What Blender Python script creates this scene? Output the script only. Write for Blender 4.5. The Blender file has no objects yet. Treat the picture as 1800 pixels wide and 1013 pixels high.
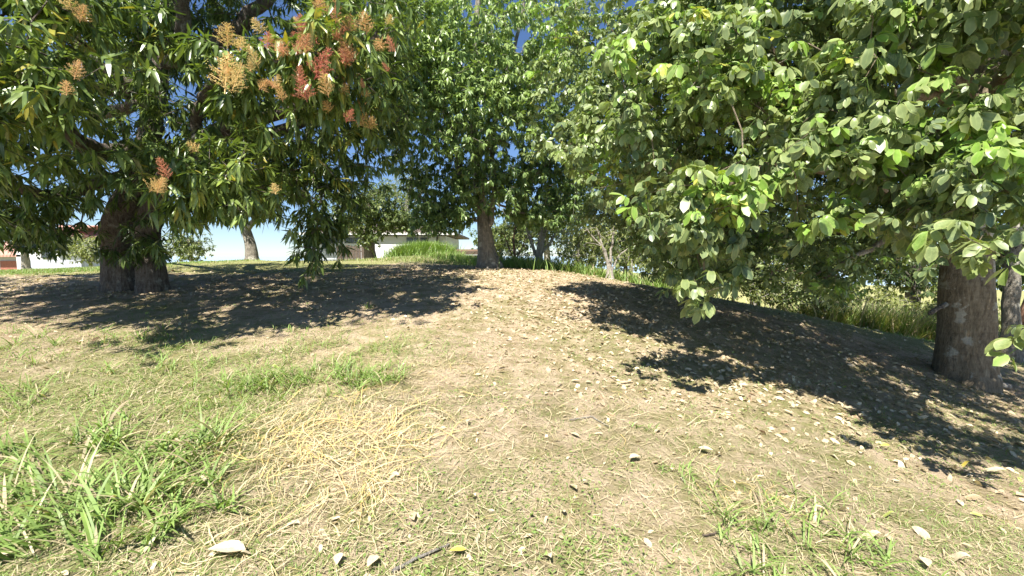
import bpy, bmesh, math, random
import numpy as np
from mathutils import Vector, Matrix

rng = np.random.default_rng(7)
random.seed(7)
scene = bpy.context.scene
COL = scene.collection
R = math.radians

# ------------------------------------------------------------------ camera
F = 770.0                      # focal length in pixels of an 1800 px wide frame
CX, CY = 900.0, 506.5
PITCH = math.atan((CY - 450.0) / F)
CAM = np.array([0.0, 0.0, 1.6])
cam_d = bpy.data.cameras.new("camera")
cam = bpy.data.objects.new("camera", cam_d)
COL.objects.link(cam)
cam.location = CAM
cam.rotation_euler = (R(90) - PITCH, 0, 0)
cam_d.sensor_width = 36.0
cam_d.lens = 36.0 * F / 1800.0
cam_d.clip_start = 0.05
cam_d.clip_end = 120000
scene.camera = cam

# ------------------------------------------------------------------ world and sun
SUN_EL, SUN_AZ = R(58), R(200)          # azimuth measured from +Y towards +X
world = bpy.data.worlds.new("World")
scene.world = world
world.use_nodes = True
wn = world.node_tree
bg = wn.nodes["Background"]
sky = wn.nodes.new("ShaderNodeTexSky")
sky.sky_type = 'NISHITA'
sky.sun_disc = False
sky.sun_elevation = SUN_EL
sky.sun_rotation = SUN_AZ
sky.air_density = 1.1
sky.dust_density = 0.0
sky.altitude = 1800
sky.ozone_density = 1.5
tint = wn.nodes.new("ShaderNodeMix"); tint.data_type = 'RGBA'; tint.blend_type = 'MULTIPLY'
tint.inputs[0].default_value = 1.0
tint.inputs[7].default_value = (0.84, 0.97, 1.18, 1)
wn.links.new(sky.outputs[0], tint.inputs[6])
wn.links.new(tint.outputs[2], bg.inputs[0])
bg.inputs[1].default_value = 0.053
sun_d = bpy.data.lights.new("sun", 'SUN')
sun_d.energy = 4.9
sun_d.angle = R(0.5)
sun_d.color = (1.0, 0.955, 0.88)
sun = bpy.data.objects.new("sun", sun_d)
COL.objects.link(sun)
SUNDIR = np.array([math.sin(SUN_AZ) * math.cos(SUN_EL), math.cos(SUN_AZ) * math.cos(SUN_EL), math.sin(SUN_EL)])
sun.rotation_euler = Vector(SUNDIR).to_track_quat('Z', 'Y').to_euler()
sun.location = (0, 0, 30)

scene.view_settings.view_transform = 'Standard'
scene.view_settings.look = 'None'
scene.view_settings.exposure = 1.33
scene.view_settings.gamma = 1.0
scene.view_settings.use_curve_mapping = False
try:
    scene.cycles.max_bounces = 6
    scene.cycles.transparent_max_bounces = 4
except Exception:
    pass

# ------------------------------------------------------------------ helpers
def P(px, py, d):
    """world point seen at photo pixel (px,py) at forward distance d (metres along +Y)"""
    x = (px - CX) / F
    v = (CY - py) / F
    c, s = math.cos(PITCH), math.sin(PITCH)
    dy = c + v * s
    dz = -s + v * c
    return np.array([x / dy * d, d, CAM[2] + dz / dy * d])

def proj(pts):
    p = np.atleast_2d(pts) - CAM
    c, s = math.cos(PITCH), math.sin(PITCH)
    zc = p[:, 1] * c - p[:, 2] * s
    yc = p[:, 1] * s + p[:, 2] * c
    zs = np.where(zc > 0.05, zc, 0.05)
    return CX + F * p[:, 0] / zs, CY - F * yc / zs, zc

def _hash(ix, iy, seed):
    h = (ix.astype(np.int64) * 374761393 + iy.astype(np.int64) * 668265263 + seed * 1442695041) & 0x7fffffff
    h = ((h ^ (h >> 13)) * 1274126177) & 0x7fffffff
    h = h ^ (h >> 16)
    return (h % 100003) / 100003.0

def vnoise(x, y, scale=1.0, seed=0):
    x = np.asarray(x, float) * scale; y = np.asarray(y, float) * scale
    ix = np.floor(x); iy = np.floor(y)
    fx = x - ix; fy = y - iy
    fx = fx * fx * (3 - 2 * fx); fy = fy * fy * (3 - 2 * fy)
    a = _hash(ix, iy, seed); b = _hash(ix + 1, iy, seed)
    c = _hash(ix, iy + 1, seed); d = _hash(ix + 1, iy + 1, seed)
    return (a * (1 - fx) + b * fx) * (1 - fy) + (c * (1 - fx) + d * fx) * fy

def fbm(x, y, scale=1.0, seed=0, o=3):
    r = 0; a = 0.5; t = 0
    for i in range(o):
        r = r + a * vnoise(x, y, scale * 2 ** i, seed + i * 17); t += a; a *= 0.5
    return r / t

def smooth(a, b, x):
    t = np.clip((x - a) / (b - a), 0, 1)
    return t * t * (3 - 2 * t)

def mesh_np(name, V, tris=None, quads=None, mat=None, attrs=None, parent=None, flat=False):
    me = bpy.data.meshes.new(name)
    V = np.ascontiguousarray(V, dtype=np.float32)
    nt = 0 if tris is None else len(tris)
    nq = 0 if quads is None else len(quads)
    me.vertices.add(len(V)); me.vertices.foreach_set("co", V.ravel())
    li = []
    if nt: li.append(np.asarray(tris, np.int32).ravel())
    if nq: li.append(np.asarray(quads, np.int32).ravel())
    li = np.concatenate(li)
    me.loops.add(len(li)); me.loops.foreach_set("vertex_index", li)
    starts = np.concatenate([np.arange(nt) * 3, nt * 3 + np.arange(nq) * 4]).astype(np.int32)
    me.polygons.add(nt + nq)
    me.polygons.foreach_set("loop_start", starts)
    me.update(calc_edges=True)
    if not flat:
        me.polygons.foreach_set("use_smooth", np.ones(nt + nq, dtype=bool))
    for k, a in (attrs or {}).items():
        at = me.attributes.new(k, 'FLOAT', 'POINT')
        at.data.foreach_set("value", np.ascontiguousarray(a, dtype=np.float32))
    if mat: me.materials.append(mat)
    ob = bpy.data.objects.new(name, me)
    COL.objects.link(ob)
    if parent is not None: ob.parent = parent
    return ob

def tag(o, label=None, cat=None, group=None, kind=None):
    if label: o['label'] = label
    if cat: o['category'] = cat
    if group: o['group'] = group
    if kind: o['kind'] = kind
    return o

def empty(name, loc, label, cat, group=None):
    o = bpy.data.objects.new(name, None)
    o.empty_display_size = 0.2
    COL.objects.link(o)
    o.location = loc
    return tag(o, label, cat, group)

def bmobj(name, bm, mat, parent=None, smoothf=False):
    me = bpy.data.meshes.new(name)
    bm.normal_update(); bm.to_mesh(me); bm.free()
    if smoothf:
        me.polygons.foreach_set("use_smooth", np.ones(len(me.polygons), dtype=bool))
    me.materials.append(mat)
    ob = bpy.data.objects.new(name, me); COL.objects.link(ob)
    if parent is not None: ob.parent = parent
    return ob

def box(bm, c, s, rz=0.0):
    m = Matrix.Translation(Vector(c)) @ Matrix.Rotation(rz, 4, 'Z') @ Matrix.Diagonal((s[0], s[1], s[2], 1))
    bmesh.ops.create_cube(bm, size=1.0, matrix=m)

# ------------------------------------------------------------------ materials
def newmat(name):
    m = bpy.data.materials.new(name); m.use_nodes = True
    nt = m.node_tree
    return m, nt, nt.nodes["Principled BSDF"], nt.nodes["Material Output"]

def ramp(nt, stops, fac=None, interp='LINEAR'):
    n = nt.nodes.new("ShaderNodeValToRGB")
    n.color_ramp.interpolation = interp
    el = n.color_ramp.elements
    el[0].position, el[0].color = stops[0][0], (*stops[0][1], 1)
    el[1].position, el[1].color = stops[-1][0], (*stops[-1][1], 1)
    for p, c in stops[1:-1]:
        e = el.new(p); e.color = (*c, 1)
    if fac is not None: nt.links.new(fac, n.inputs[0])
    return n

def attr(nt, name):
    n = nt.nodes.new("ShaderNodeAttribute"); n.attribute_name = name
    return n.outputs["Fac"]

def noise(nt, scale, detail=4, rough=0.6, vec=None, out=0):
    n = nt.nodes.new("ShaderNodeTexNoise")
    n.inputs["Scale"].default_value = scale
    n.inputs["Detail"].default_value = detail
    n.inputs["Roughness"].default_value = rough
    if vec is not None: nt.links.new(vec, n.inputs["Vector"])
    return n.outputs[out]

def mixc(nt, fac, a, b, mode='MIX'):
    n = nt.nodes.new("ShaderNodeMix"); n.data_type = 'RGBA'; n.blend_type = mode
    for sock, v in ((n.inputs[0], fac), (n.inputs[6], a), (n.inputs[7], b)):
        if hasattr(v, 'is_linked'): nt.links.new(v, sock)
        elif isinstance(v, tuple): sock.default_value = (*v, 1)
        else: sock.default_value = v
    return n.outputs[2]

def mathn(nt, op, a, b=None, clamp=False):
    n = nt.nodes.new("ShaderNodeMath"); n.operation = op; n.use_clamp = clamp
    for sock, v in ((n.inputs[0], a), (n.inputs[1], b)):
        if v is None: continue
        if hasattr(v, 'is_linked'): nt.links.new(v, sock)
        else: sock.default_value = v
    return n.outputs[0]

def bump(nt, h, strength, dist, bs):
    n = nt.nodes.new("ShaderNodeBump")
    n.inputs["Strength"].default_value = strength
    n.inputs["Distance"].default_value = dist
    nt.links.new(h, n.inputs["Height"])
    nt.links.new(n.outputs[0], bs.inputs["Normal"])

def leaf_mat(name, stops, rough=0.38, trans=0.3, edgecol=None, spec=0.5, blotch=True):
    m, nt, bs, out = newmat(name)
    c = ramp(nt, stops, attr(nt, "tone")).outputs[0]
    if edgecol is not None:
        e = attr(nt, "edge")
        f = ramp(nt, [(0.55, (0, 0, 0)), (1.0, (1, 1, 1))], e).outputs[0]
        c = mixc(nt, mathn(nt, 'MULTIPLY', f, 0.5), c, edgecol)
        g = ramp(nt, [(0.0, (1, 1, 1)), (0.10, (0, 0, 0))], e).outputs[0]
        c = mixc(nt, mathn(nt, 'MULTIPLY', g, 0.35), c, (0.30, 0.36, 0.14))
    if blotch:
        tc = nt.nodes.new("ShaderNodeTexCoord").outputs["Object"]
        nz = noise(nt, 9.0, 3, 0.6, tc)
        c = mixc(nt, 1.0, c, ramp(nt, [(0.3, (0.72, 0.74, 0.70)), (0.75, (1.22, 1.2, 1.15))], nz).outputs[0], 'MULTIPLY')
    nt.links.new(c, bs.inputs["Base Color"])
    bs.inputs["Roughness"].default_value = rough
    bs.inputs["Specular IOR Level"].default_value = spec
    tr = nt.nodes.new("ShaderNodeBsdfTranslucent")
    tcm = mixc(nt, 1.0, c, (1.15, 1.25, 0.45), 'MULTIPLY')
    nt.links.new(tcm, tr.inputs["Color"])
    mx = nt.nodes.new("ShaderNodeMixShader"); mx.inputs[0].default_value = trans
    nt.links.new(bs.outputs[0], mx.inputs[1]); nt.links.new(tr.outputs[0], mx.inputs[2])
    nt.links.new(mx.outputs[0], out.inputs["Surface"])
    return m

M = {}
M['mango_leaf'] = leaf_mat("mango_leaf", [(0, (0.022, 0.040, 0.012)), (0.4, (0.075, 0.122, 0.032)), (0.7, (0.19, 0.255, 0.065)),
                                        (0.88, (0.24, 0.31, 0.065)), (0.95, (0.42, 0.33, 0.06)), (1, (0.30, 0.13, 0.04))], 0.33, 0.25, (0.09, 0.13, 0.045))
M['centre_leaf'] = leaf_mat("centre_leaf", [(0, (0.030, 0.060, 0.018)), (0.4, (0.115, 0.188, 0.055)), (0.75, (0.25, 0.35, 0.115)), (1, (0.31, 0.40, 0.13))], 0.36, 0.26)
M['right_leaf'] = leaf_mat("obovate_leaf", [(0, (0.032, 0.060, 0.034)), (0.4, (0.110, 0.160, 0.072)), (0.68, (0.25, 0.305, 0.115)),
                                         (0.86, (0.21, 0.36, 0.06)), (0.97, (0.32, 0.48, 0.08)), (1, (0.50, 0.48, 0.10))], 0.40, 0.26, (0.42, 0.45, 0.18))
M['far_leaf'] = leaf_mat("far_leaf", [(0, (0.03, 0.055, 0.018)), (0.4, (0.075, 0.115, 0.035)), (0.7, (0.16, 0.20, 0.06)), (1, (0.32, 0.34, 0.11))], 0.5, 0.3, blotch=False)
M['grass'] = leaf_mat("grass_blade", [(0, (0.30, 0.22, 0.14)), (0.22, (0.48, 0.385, 0.265)), (0.42, (0.56, 0.485, 0.32)), (0.55, (0.32, 0.34, 0.13)),
                                     (0.75, (0.19, 0.27, 0.075)), (1, (0.29, 0.42, 0.12))], 0.5, 0.3, spec=0.35)
M['straw'] = leaf_mat("straw", [(0, (0.32, 0.24, 0.15)), (0.35, (0.58, 0.49, 0.32)), (0.7, (0.64, 0.53, 0.33)), (1, (0.62, 0.46, 0.18))], 0.5, 0.15, blotch=False, spec=0.4)
M['dead_leaf'] = leaf_mat("dead_leaf", [(0, (0.15, 0.09, 0.055)), (0.3, (0.30, 0.20, 0.12)), (0.6, (0.50, 0.39, 0.27)), (0.9, (0.66, 0.55, 0.40)), (0.96, (0.62, 0.50, 0.09)), (1, (0.40, 0.46, 0.12))],
                            0.6, 0.12, (0.60, 0.50, 0.36), spec=0.3)
M['flower'] = leaf_mat("flower", [(0, (0.50, 0.13, 0.10)), (0.35, (0.64, 0.27, 0.16)), (0.7, (0.74, 0.48, 0.20)), (1, (0.76, 0.62, 0.26))], 0.6, 0.2, blotch=False, spec=0.2)

def bark_mat(name, c0, c1, c2, lichen, lich_amt=0.62, scale=1.0):
    m, nt, bs, out = newmat(name)
    tc = nt.nodes.new("ShaderNodeTexCoord").outputs["Object"]
    mp = nt.nodes.new("ShaderNodeMapping"); nt.links.new(tc, mp.inputs[0])
    mp.inputs["Scale"].default_value = (1.6, 1.6, 0.45)
    n1 = noise(nt, 17 * scale, 9, 0.72, mp.outputs[0])
    n2 = noise(nt, 3.2 * scale, 5, 0.6, tc)
    mp2 = nt.nodes.new("ShaderNodeMapping"); nt.links.new(tc, mp2.inputs[0])
    mp2.inputs["Scale"].default_value = (0.6, 0.6, 3.0)
    n3 = noise(nt, 7 * scale, 6, 0.65, mp2.outputs[0])
    c = ramp(nt, [(0.3, c0), (0.5, c1), (0.72, c2)], n1).outputs[0]
    c = mixc(nt, ramp(nt, [(lich_amt, (0, 0, 0)), (lich_amt + 0.05, (1, 1, 1))], n2).outputs[0], c, lichen)
    c = mixc(nt, 0.25, c, ramp(nt, [(0.35, (0.5, 0.5, 0.5)), (0.6, (1.2, 1.2, 1.2))], n3).outputs[0], 'MULTIPLY')
    nt.links.new(c, bs.inputs["Base Color"])
    bs.inputs["Roughness"].default_value = 0.9
    bs.inputs["Specular IOR Level"].default_value = 0.2
    h = mathn(nt, 'ADD', n1, mathn(nt, 'MULTIPLY', n3, 0.35))
    bump(nt, h, 1.0, 0.07, bs)
    return m
M['bark_mango'] = bark_mat("mango_bark", (0.06, 0.045, 0.035), (0.17, 0.14, 0.11), (0.30, 0.27, 0.23), (0.34, 0.33, 0.28), 0.6)
M['bark_centre'] = bark_mat("grey_bark", (0.12, 0.10, 0.08), (0.28, 0.25, 0.20), (0.42, 0.38, 0.31), (0.48, 0.45, 0.37), 0.56)
M['bark_right'] = bark_mat("mottled_bark", (0.13, 0.10, 0.07), (0.30, 0.24, 0.16), (0.48, 0.40, 0.28), (0.56, 0.52, 0.42), 0.58)
M['bark_pale'] = bark_mat("pale_bark", (0.22, 0.19, 0.15), (0.42, 0.38, 0.32), (0.55, 0.51, 0.44), (0.6, 0.58, 0.5), 0.6)
M['bark_red'] = bark_mat("reddish_bark", (0.10, 0.05, 0.035), (0.26, 0.15, 0.10), (0.42, 0.27, 0.18), (0.50, 0.45, 0.38), 0.60)

def plain(name, c, rough=0.8, var=0.25, scale=4.0, bstr=0.0):
    m, nt, bs, out = newmat(name)
    tc = nt.nodes.new("ShaderNodeTexCoord").outputs["Object"]
    n = noise(nt, scale, 6, 0.65, tc)
    lo, hi = 1 - var, 1 + var * 0.6
    c2 = mixc(nt, 1.0, c, ramp(nt, [(0.3, (lo, lo, lo)), (0.7, (hi, hi, hi))], n).outputs[0], 'MULTIPLY')
    nt.links.new(c2, bs.inputs["Base Color"]); bs.inputs["Roughness"].default_value = rough
    if bstr: bump(nt, n, bstr, 0.02, bs)
    return m
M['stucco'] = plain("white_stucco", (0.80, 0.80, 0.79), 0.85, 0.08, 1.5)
M['stucco_shaded'] = plain("shaded_white_stucco", (0.46, 0.48, 0.52), 0.85, 0.12, 1.5)  # white stucco with blue-grey shade put into its colour
M['fascia'] = plain("cream_fascia", (0.72, 0.70, 0.64), 0.7, 0.1)
M['glass'] = plain("window_glass", (0.04, 0.05, 0.06), 0.12, 0.2)
M['frame'] = plain("dark_frame", (0.06, 0.055, 0.05), 0.5, 0.2)
M['brick'] = plain("red_brick", (0.36, 0.14, 0.10), 0.85, 0.4, 12)
M['darkwood'] = plain("weathered_wood", (0.11, 0.08, 0.06), 0.85, 0.4, 8)
M['brownroof'] = plain("brown_roof", (0.25, 0.16, 0.11), 0.8, 0.35, 5)
def tile_mat(name, a, b):
    m, nt, bs, out = newmat(name)
    tc = nt.nodes.new("ShaderNodeTexCoord").outputs["Object"]
    w = nt.nodes.new("ShaderNodeTexWave"); nt.links.new(tc, w.inputs["Vector"])
    w.inputs["Scale"].default_value = 1.3; w.inputs["Distortion"].default_value = 0.4
    n = noise(nt, 2.5, 6, 0.7, tc)
    c = mixc(nt, n, a, b)
    c = mixc(nt, 0.5, c, ramp(nt, [(0.1, (0.55, 0.55, 0.55)), (0.5, (1.15, 1.15, 1.15))], w.outputs[1]).outputs[0], 'MULTIPLY')
    nt.links.new(c, bs.inputs["Base Color"]); bs.inputs["Roughness"].default_value = 0.85
    bump(nt, w.outputs[1], 0.6, 0.05, bs)
    return m
M['tile_brown'] = tile_mat("brown_tiles", (0.09, 0.065, 0.05), (0.20, 0.155, 0.125))
M['tile_red'] = tile_mat("terracotta_tiles", (0.38, 0.17, 0.12), (0.60, 0.36, 0.28))

def ground_mat():
    m, nt, bs, out = newmat("dry_ground")
    tc = nt.nodes.new("ShaderNodeTexCoord").outputs["Object"]
    big = noise(nt, 0.6, 5, 0.6, tc)
    mid = noise(nt, 4.5, 6, 0.65, tc)
    fine = noise(nt, 55, 6, 0.75, tc)
    vfine = noise(nt, 220, 3, 0.7, tc)
    def strands(ang, sc):
        mp = nt.nodes.new("ShaderNodeMapping"); nt.links.new(tc, mp.inputs[0])
        mp.inputs["Rotation"].default_value = (0, 0, ang)
        mp.inputs["Scale"].default_value = (1.0, 8.0, 1.0)
        n = noise(nt, sc, 3, 0.6, mp.outputs[0])
        return n
    s = mathn(nt, 'MAXIMUM', strands(0.3, 30), strands(1.5, 26))
    s = mathn(nt, 'MAXIMUM', s, strands(2.4, 34))
    thatch = ramp(nt, [(0.30, (0.17, 0.12, 0.08)), (0.42, (0.42, 0.33, 0.22)), (0.53, (0.62, 0.52, 0.375)), (0.75, (0.76, 0.67, 0.50))], s).outputs[0]
    soil = ramp(nt, [(0.3, (0.17, 0.10, 0.07)), (0.7, (0.44, 0.295, 0.21))], fine).outputs[0]
    c = mixc(nt, ramp(nt, [(0.44, (0, 0, 0)), (0.62, (1, 1, 1))], mid).outputs[0], thatch, mixc(nt, 0.35, soil, thatch))
    green = ramp(nt, [(0.3, (0.12, 0.14, 0.05)), (0.55, (0.28, 0.32, 0.12)), (0.75, (0.44, 0.46, 0.20))], s).outputs[0]
    gf = mathn(nt, 'ADD', attr(nt, "green"), mathn(nt, 'MULTIPLY', mathn(nt, 'SUBTRACT', mid, 0.5), 1.4))
    c = mixc(nt, ramp(nt, [(0.35, (0, 0, 0)), (0.8, (0.85, 0.85, 0.85))], gf).outputs[0], c, green)
    litter = ramp(nt, [(0.35, (0.07, 0.045, 0.03)), (0.52, (0.17, 0.115, 0.08)), (0.66, (0.34, 0.25, 0.17))], fine).outputs[0]
    c = mixc(nt, mathn(nt, 'MULTIPLY', attr(nt, "litter"), 0.32), c, litter)
    c = mixc(nt, 1.0, c, ramp(nt, [(0.3, (0.92, 0.86, 0.82)), (0.7, (1.24, 1.14, 1.05))], big).outputs[0], 'MULTIPLY')
    nt.links.new(c, bs.inputs["Base Color"])
    bs.inputs["Roughness"].default_value = 0.95
    bs.inputs["Specular IOR Level"].default_value = 0.15
    h = mathn(nt, 'ADD', s, mathn(nt, 'MULTIPLY', fine, 0.8))
    h = mathn(nt, 'ADD', h, mathn(nt, 'MULTIPLY', vfine, 0.3))
    bump(nt, h, 1.0, 0.03, bs)
    return m
M['ground'] = ground_mat()

# ------------------------------------------------------------------ terrain
ctrl = [P(860, 472, 11), P(240, 506, 7.6), P(1700, 668, 6.0), P(0, 478, 12.5), P(190, 472, 13), P(450, 458, 14), P(590, 463, 13.5),
        P(1000, 480, 10.5), P(1180, 510, 9.6), P(1400, 552, 8.6), P(1640, 602, 8), P(1800, 645, 7),
        np.array([0, 0, 0]), np.array([-3, 0, 0.08]), np.array([3, 0, -0.22]), np.array([0, -4, -0.3]), np.array([-6, -2, 0.1]), np.array([6, -2, -0.8]),
        np.array([0, 3, 0.36]), np.array([-4, 3.4, 0.45]), np.array([3.6, 3, -0.02]), np.array([0, 6, 0.75]),
        np.array([-9, 4, 0.6]), np.array([-13, 8, 1.0]),
        P(740, 452, 19), P(620, 463, 17), P(850, 470, 16), np.array([1.5, 15, 0.75]), np.array([4, 14, -0.1]), np.array([8, 11, -0.7]), np.array([11, 8, -1.0]),
        np.array([12, 14, -1.9]), np.array([5, 19, -0.9]), np.array([-12, 18, 0.9]), np.array([-6, 19, 0.95]), np.array([-20, 14, 0.8]), np.array([10, 2, -1.3]),
        np.array([18, 8, -2.6]), np.array([14, 22, -3.2]), np.array([0, 24, 0.7]), np.array([-12, 26, 0.6]), np.array([-26, 26, 0.3]), np.array([26, 20, -5]),
        np.array([16, -6, -2.4]), np.array([-16, -6, 0.2]), np.array([-24, 4, 0.6])]
ctrl = np.array(ctrl)
def _tps(r2):
    return np.where(r2 > 1e-9, 0.5 * r2 * np.log(np.maximum(r2, 1e-9)), 0)
_n = len(ctrl)
_d2 = ((ctrl[:, None, :2] - ctrl[None, :, :2]) ** 2).sum(-1)
_K = _tps(_d2) + np.eye(_n) * 0.02
_Pm = np.c_[np.ones(_n), ctrl[:, :2]]
_A = np.block([[_K, _Pm], [_Pm.T, np.zeros((3, 3))]])
_w = np.linalg.solve(_A, np.r_[ctrl[:, 2], 0, 0, 0])
def terrain_z(x, y):
    x = np.atleast_1d(np.asarray(x, float)); y = np.atleast_1d(np.asarray(y, float))
    shp = x.shape; x = x.ravel(); y = y.ravel()
    xc = np.clip(x, -26, 26); yc = np.clip(y, -8, 28)
    z = np.empty_like(x)
    for i in range(0, len(x), 40000):
        a = xc[i:i + 40000, None]; b = yc[i:i + 40000, None]
        z[i:i + 40000] = _tps((a - ctrl[:, 0]) ** 2 + (b - ctrl[:, 1]) ** 2) @ _w[:_n] + _w[_n] + _w[_n + 1] * a[:, 0] + _w[_n + 2] * b[:, 0]
    r = np.hypot(x, y)
    z = np.clip(z, -8, 2.5)
    z = z * (1 - smooth(24, 34, r)) + (0.55 - 2.2 * smooth(2, 30, x)) * smooth(24, 34, r)
    z = z - 75 * smooth(52, 480, r)
    k = 1 - smooth(14, 30, r)
    z = z + k * (0.05 * (fbm(x, y, 0.9, 3) - 0.5) + 0.04 * (fbm(x, y, 4.0, 5) - 0.5)) + 0.016 * (1 - smooth(7, 12, r)) * (fbm(x, y, 11.0, 8, 2) - 0.5)
    return z.reshape(shp)
def G(px, py):
    """ground point seen at photo pixel"""
    ds = np.concatenate([np.arange(1.2, 12, 0.03), np.arange(12, 30, 0.1)])
    pts = np.array([P(px, py, d) for d in ds])
    below = pts[:, 2] < terrain_z(pts[:, 0], pts[:, 1])
    i = int(np.argmax(below)) if below.any() else len(ds) - 1
    p = pts[i].copy(); p[2] = terrain_z(p[0], p[1])[0]
    return p

def build_terrain():
    nu, nv = 340, 320
    u = np.linspace(-1, 1, nu); v = np.linspace(-0.35, 1, nv)
    def warp(t): return np.sign(t) * (9 * np.abs(t) + 500 * np.abs(t) ** 7 + 14 * np.abs(t) ** 3)
    X, Y = np.meshgrid(warp(u), warp(v))
    Z = terrain_z(X.ravel(), Y.ravel()).reshape(X.shape)
    r = np.hypot(X, Y)
    lt = np.zeros_like(X)
    for (cx, cy, s) in ((-4.8, 7.6, 2.8), (5.0, 6.4, 3.3), (-0.6, 11.8, 2.0), (3.2, 8.2, 1.8), (7.5, 5.0, 2.5)):
        lt = np.maximum(lt, np.exp(-((X - cx) ** 2 + ((Y - cy) * 1.2) ** 2) / s ** 2))
    g = 0.40 + 0.55 * (fbm(X, Y, 0.8, 31) - 0.42)
    g += 0.35 * np.exp(-(((X + 3.2) / 1.8) ** 2 + ((Y - 2.8) / 1.8) ** 2))
    g += 1.0 * smooth(9.2, 10.0, Y) * smooth(-3.4, -4.6, X) + 0.8 * smooth(13.2, 15, Y)
    g += 0.55 * smooth(8.3, 9.6, Y + 0.25 * X) * smooth(2, 4, X)
    V = np.stack([X.ravel(), Y.ravel(), Z.ravel()], 1)
    idx = np.arange(nu * nv).reshape(nv, nu)
    q = np.stack([idx[:-1, :-1], idx[:-1, 1:], idx[1:, 1:], idx[1:, :-1]], -1).reshape(-1, 4)
    o = mesh_np("ground", V, quads=q, mat=M['ground'], attrs={"green": g.ravel(), "litter": lt.ravel()})
    tag(o, kind='structure')
build_terrain()
# the sea far below
m, nt, bs, out = newmat("sea_water")
bs.inputs["Base Color"].default_value = (0.30, 0.40, 0.48, 1); bs.inputs["Roughness"].default_value = 0.6  # pale base colour carries the distance haze
bm = bmesh.new(); bmesh.ops.create_circle(bm, cap_ends=True, radius=90000, segments=96, matrix=Matrix.Translation((0, 0, -62)))
tag(bmobj("sea", bm, m), kind='structure')

# ------------------------------------------------------------------ leaves
def leaf_template(kind, rows, across, curl, fold):
    """unit leaf: x width, y length 0..1, z normal. returns verts, quads/tris, edge attr"""
    ts = np.linspace(0, 1, rows + 1)
    V = []; E = []
    if kind == 'lance': prof = lambda t: 0.115 * np.sin(np.pi * t ** 0.85) ** 0.8 * (1 - 0.25 * t)
    elif kind == 'obov': prof = lambda t: 0.255 * (np.sin(np.pi * np.clip(t, 0, 1) ** 1.35) ** 0.7)
    elif kind == 'ellip': prof = lambda t: 0.21 * np.sin(np.pi * t ** 0.95) ** 0.75
    elif kind == 'drop': prof = lambda t: 0.17 * np.sin(np.pi * t ** 1.1) ** 0.8
    xs = np.linspace(-1, 1, across)
    V.append((0, 0, 0)); E.append(0.0)
    for t in ts[1:-1]:
        z = -curl * t * t + 0.15 * curl * math.sin(t * 7)
        y = t * (1 - 0.22 * curl * t)
        for x in xs:
            w = prof(t) * x
            V.append((w, y, z + fold * abs(w) - 0.0)); E.append(abs(x))
    V.append((0, 1 - 0.22 * curl, -curl)); E.append(0.6)
    T = []
    n = across
    for j in range(n - 1): T.append((0, 1 + j + 1, 1 + j))
    for i in range(rows - 2):
        a = 1 + i * n; b = a + n
        for j in range(n - 1):
            T.append((a + j, a + j + 1, b + j)); T.append((a + j + 1, b + j + 1, b + j))
    a = 1 + (rows - 2) * n; t = len(V) - 1
    for j in range(n - 1): T.append((a + j, a + j + 1, t))
    return np.array(V, float), np.array(T, np.int32), np.array(E, float)

def norm(v):
    return v / np.maximum(np.linalg.norm(v, axis=-1, keepdims=True), 1e-9)

def frames(L, U):
    """3x3 columns (width, length, normal)"""
    L = norm(L); N = norm(U - (U * L).sum(-1, keepdims=True) * L)
    W = np.cross(L, N)
    return np.stack([W, L, N], -1)

class Leaves:
    def __init__(s): s.P = []; s.M = []; s.S = []; s.T = []
    def add(s, P_, M_, S_, T_):
        s.P.append(P_); s.M.append(M_); s.S.append(S_); s.T.append(T_)
    def cat(s):
        return np.concatenate(s.P), np.concatenate(s.M), np.concatenate(s.S), np.concatenate(s.T)

def leaves_mesh(name, kind, Pp, Mm, S, T, mat, parent, origin, rows=3, across=3, variants=3):
    Vs = []; Ts = []; To = []; Ed = []; off = 0
    vi = rng.integers(0, variants, len(Pp))
    for k in range(variants):
        tv, tt, te = leaf_template(kind, rows, across, 0.08 + 0.27 * k, 0.35 - 0.1 * k)
        sel = np.where(vi == k)[0]
        if len(sel) == 0: continue
        V = np.einsum('nij,vj->nvi', Mm[sel], tv) * S[sel][:, None, None] + Pp[sel][:, None, :] - origin
        nv = len(tv)
        Vs.append(V.reshape(-1, 3))
        Ts.append((tt[None] + (off + np.arange(len(sel)) * nv)[:, None, None]).reshape(-1, 3))
        To.append(np.repeat(T[sel], nv)); Ed.append(np.tile(te, len(sel)))
        off += nv * len(sel)
    return mesh_np(name, np.concatenate(Vs), tris=np.concatenate(Ts), mat=mat, parent=parent,
                   attrs={"tone": np.concatenate(To), "edge": np.concatenate(Ed)})

def leaf_protos(name, kind, mat, rows=6, across=5, tones=(0.2, 0.4, 0.55, 0.7, 0.85, 0.95)):
    pr = []
    for k in range(3):
        tv, tt, te = leaf_template(kind, rows, across, 0.08 + 0.27 * k, 0.35 - 0.1 * k)
        for tn in tones:
            me = bpy.data.meshes.new(name)
            me.from_pydata([tuple(v) for v in tv], [], [tuple(int(q) for q in t) for t in tt])
            me.polygons.foreach_set("use_smooth", np.ones(len(me.polygons), dtype=bool))
            a = me.attributes.new("tone", 'FLOAT', 'POINT'); a.data.foreach_set("value", np.full(len(tv), tn, np.float32))
            a = me.attributes.new("edge", 'FLOAT', 'POINT'); a.data.foreach_set("value", te.astype(np.float32))
            me.materials.append(mat)
            pr.append((k, tn, me))
    return pr

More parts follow.
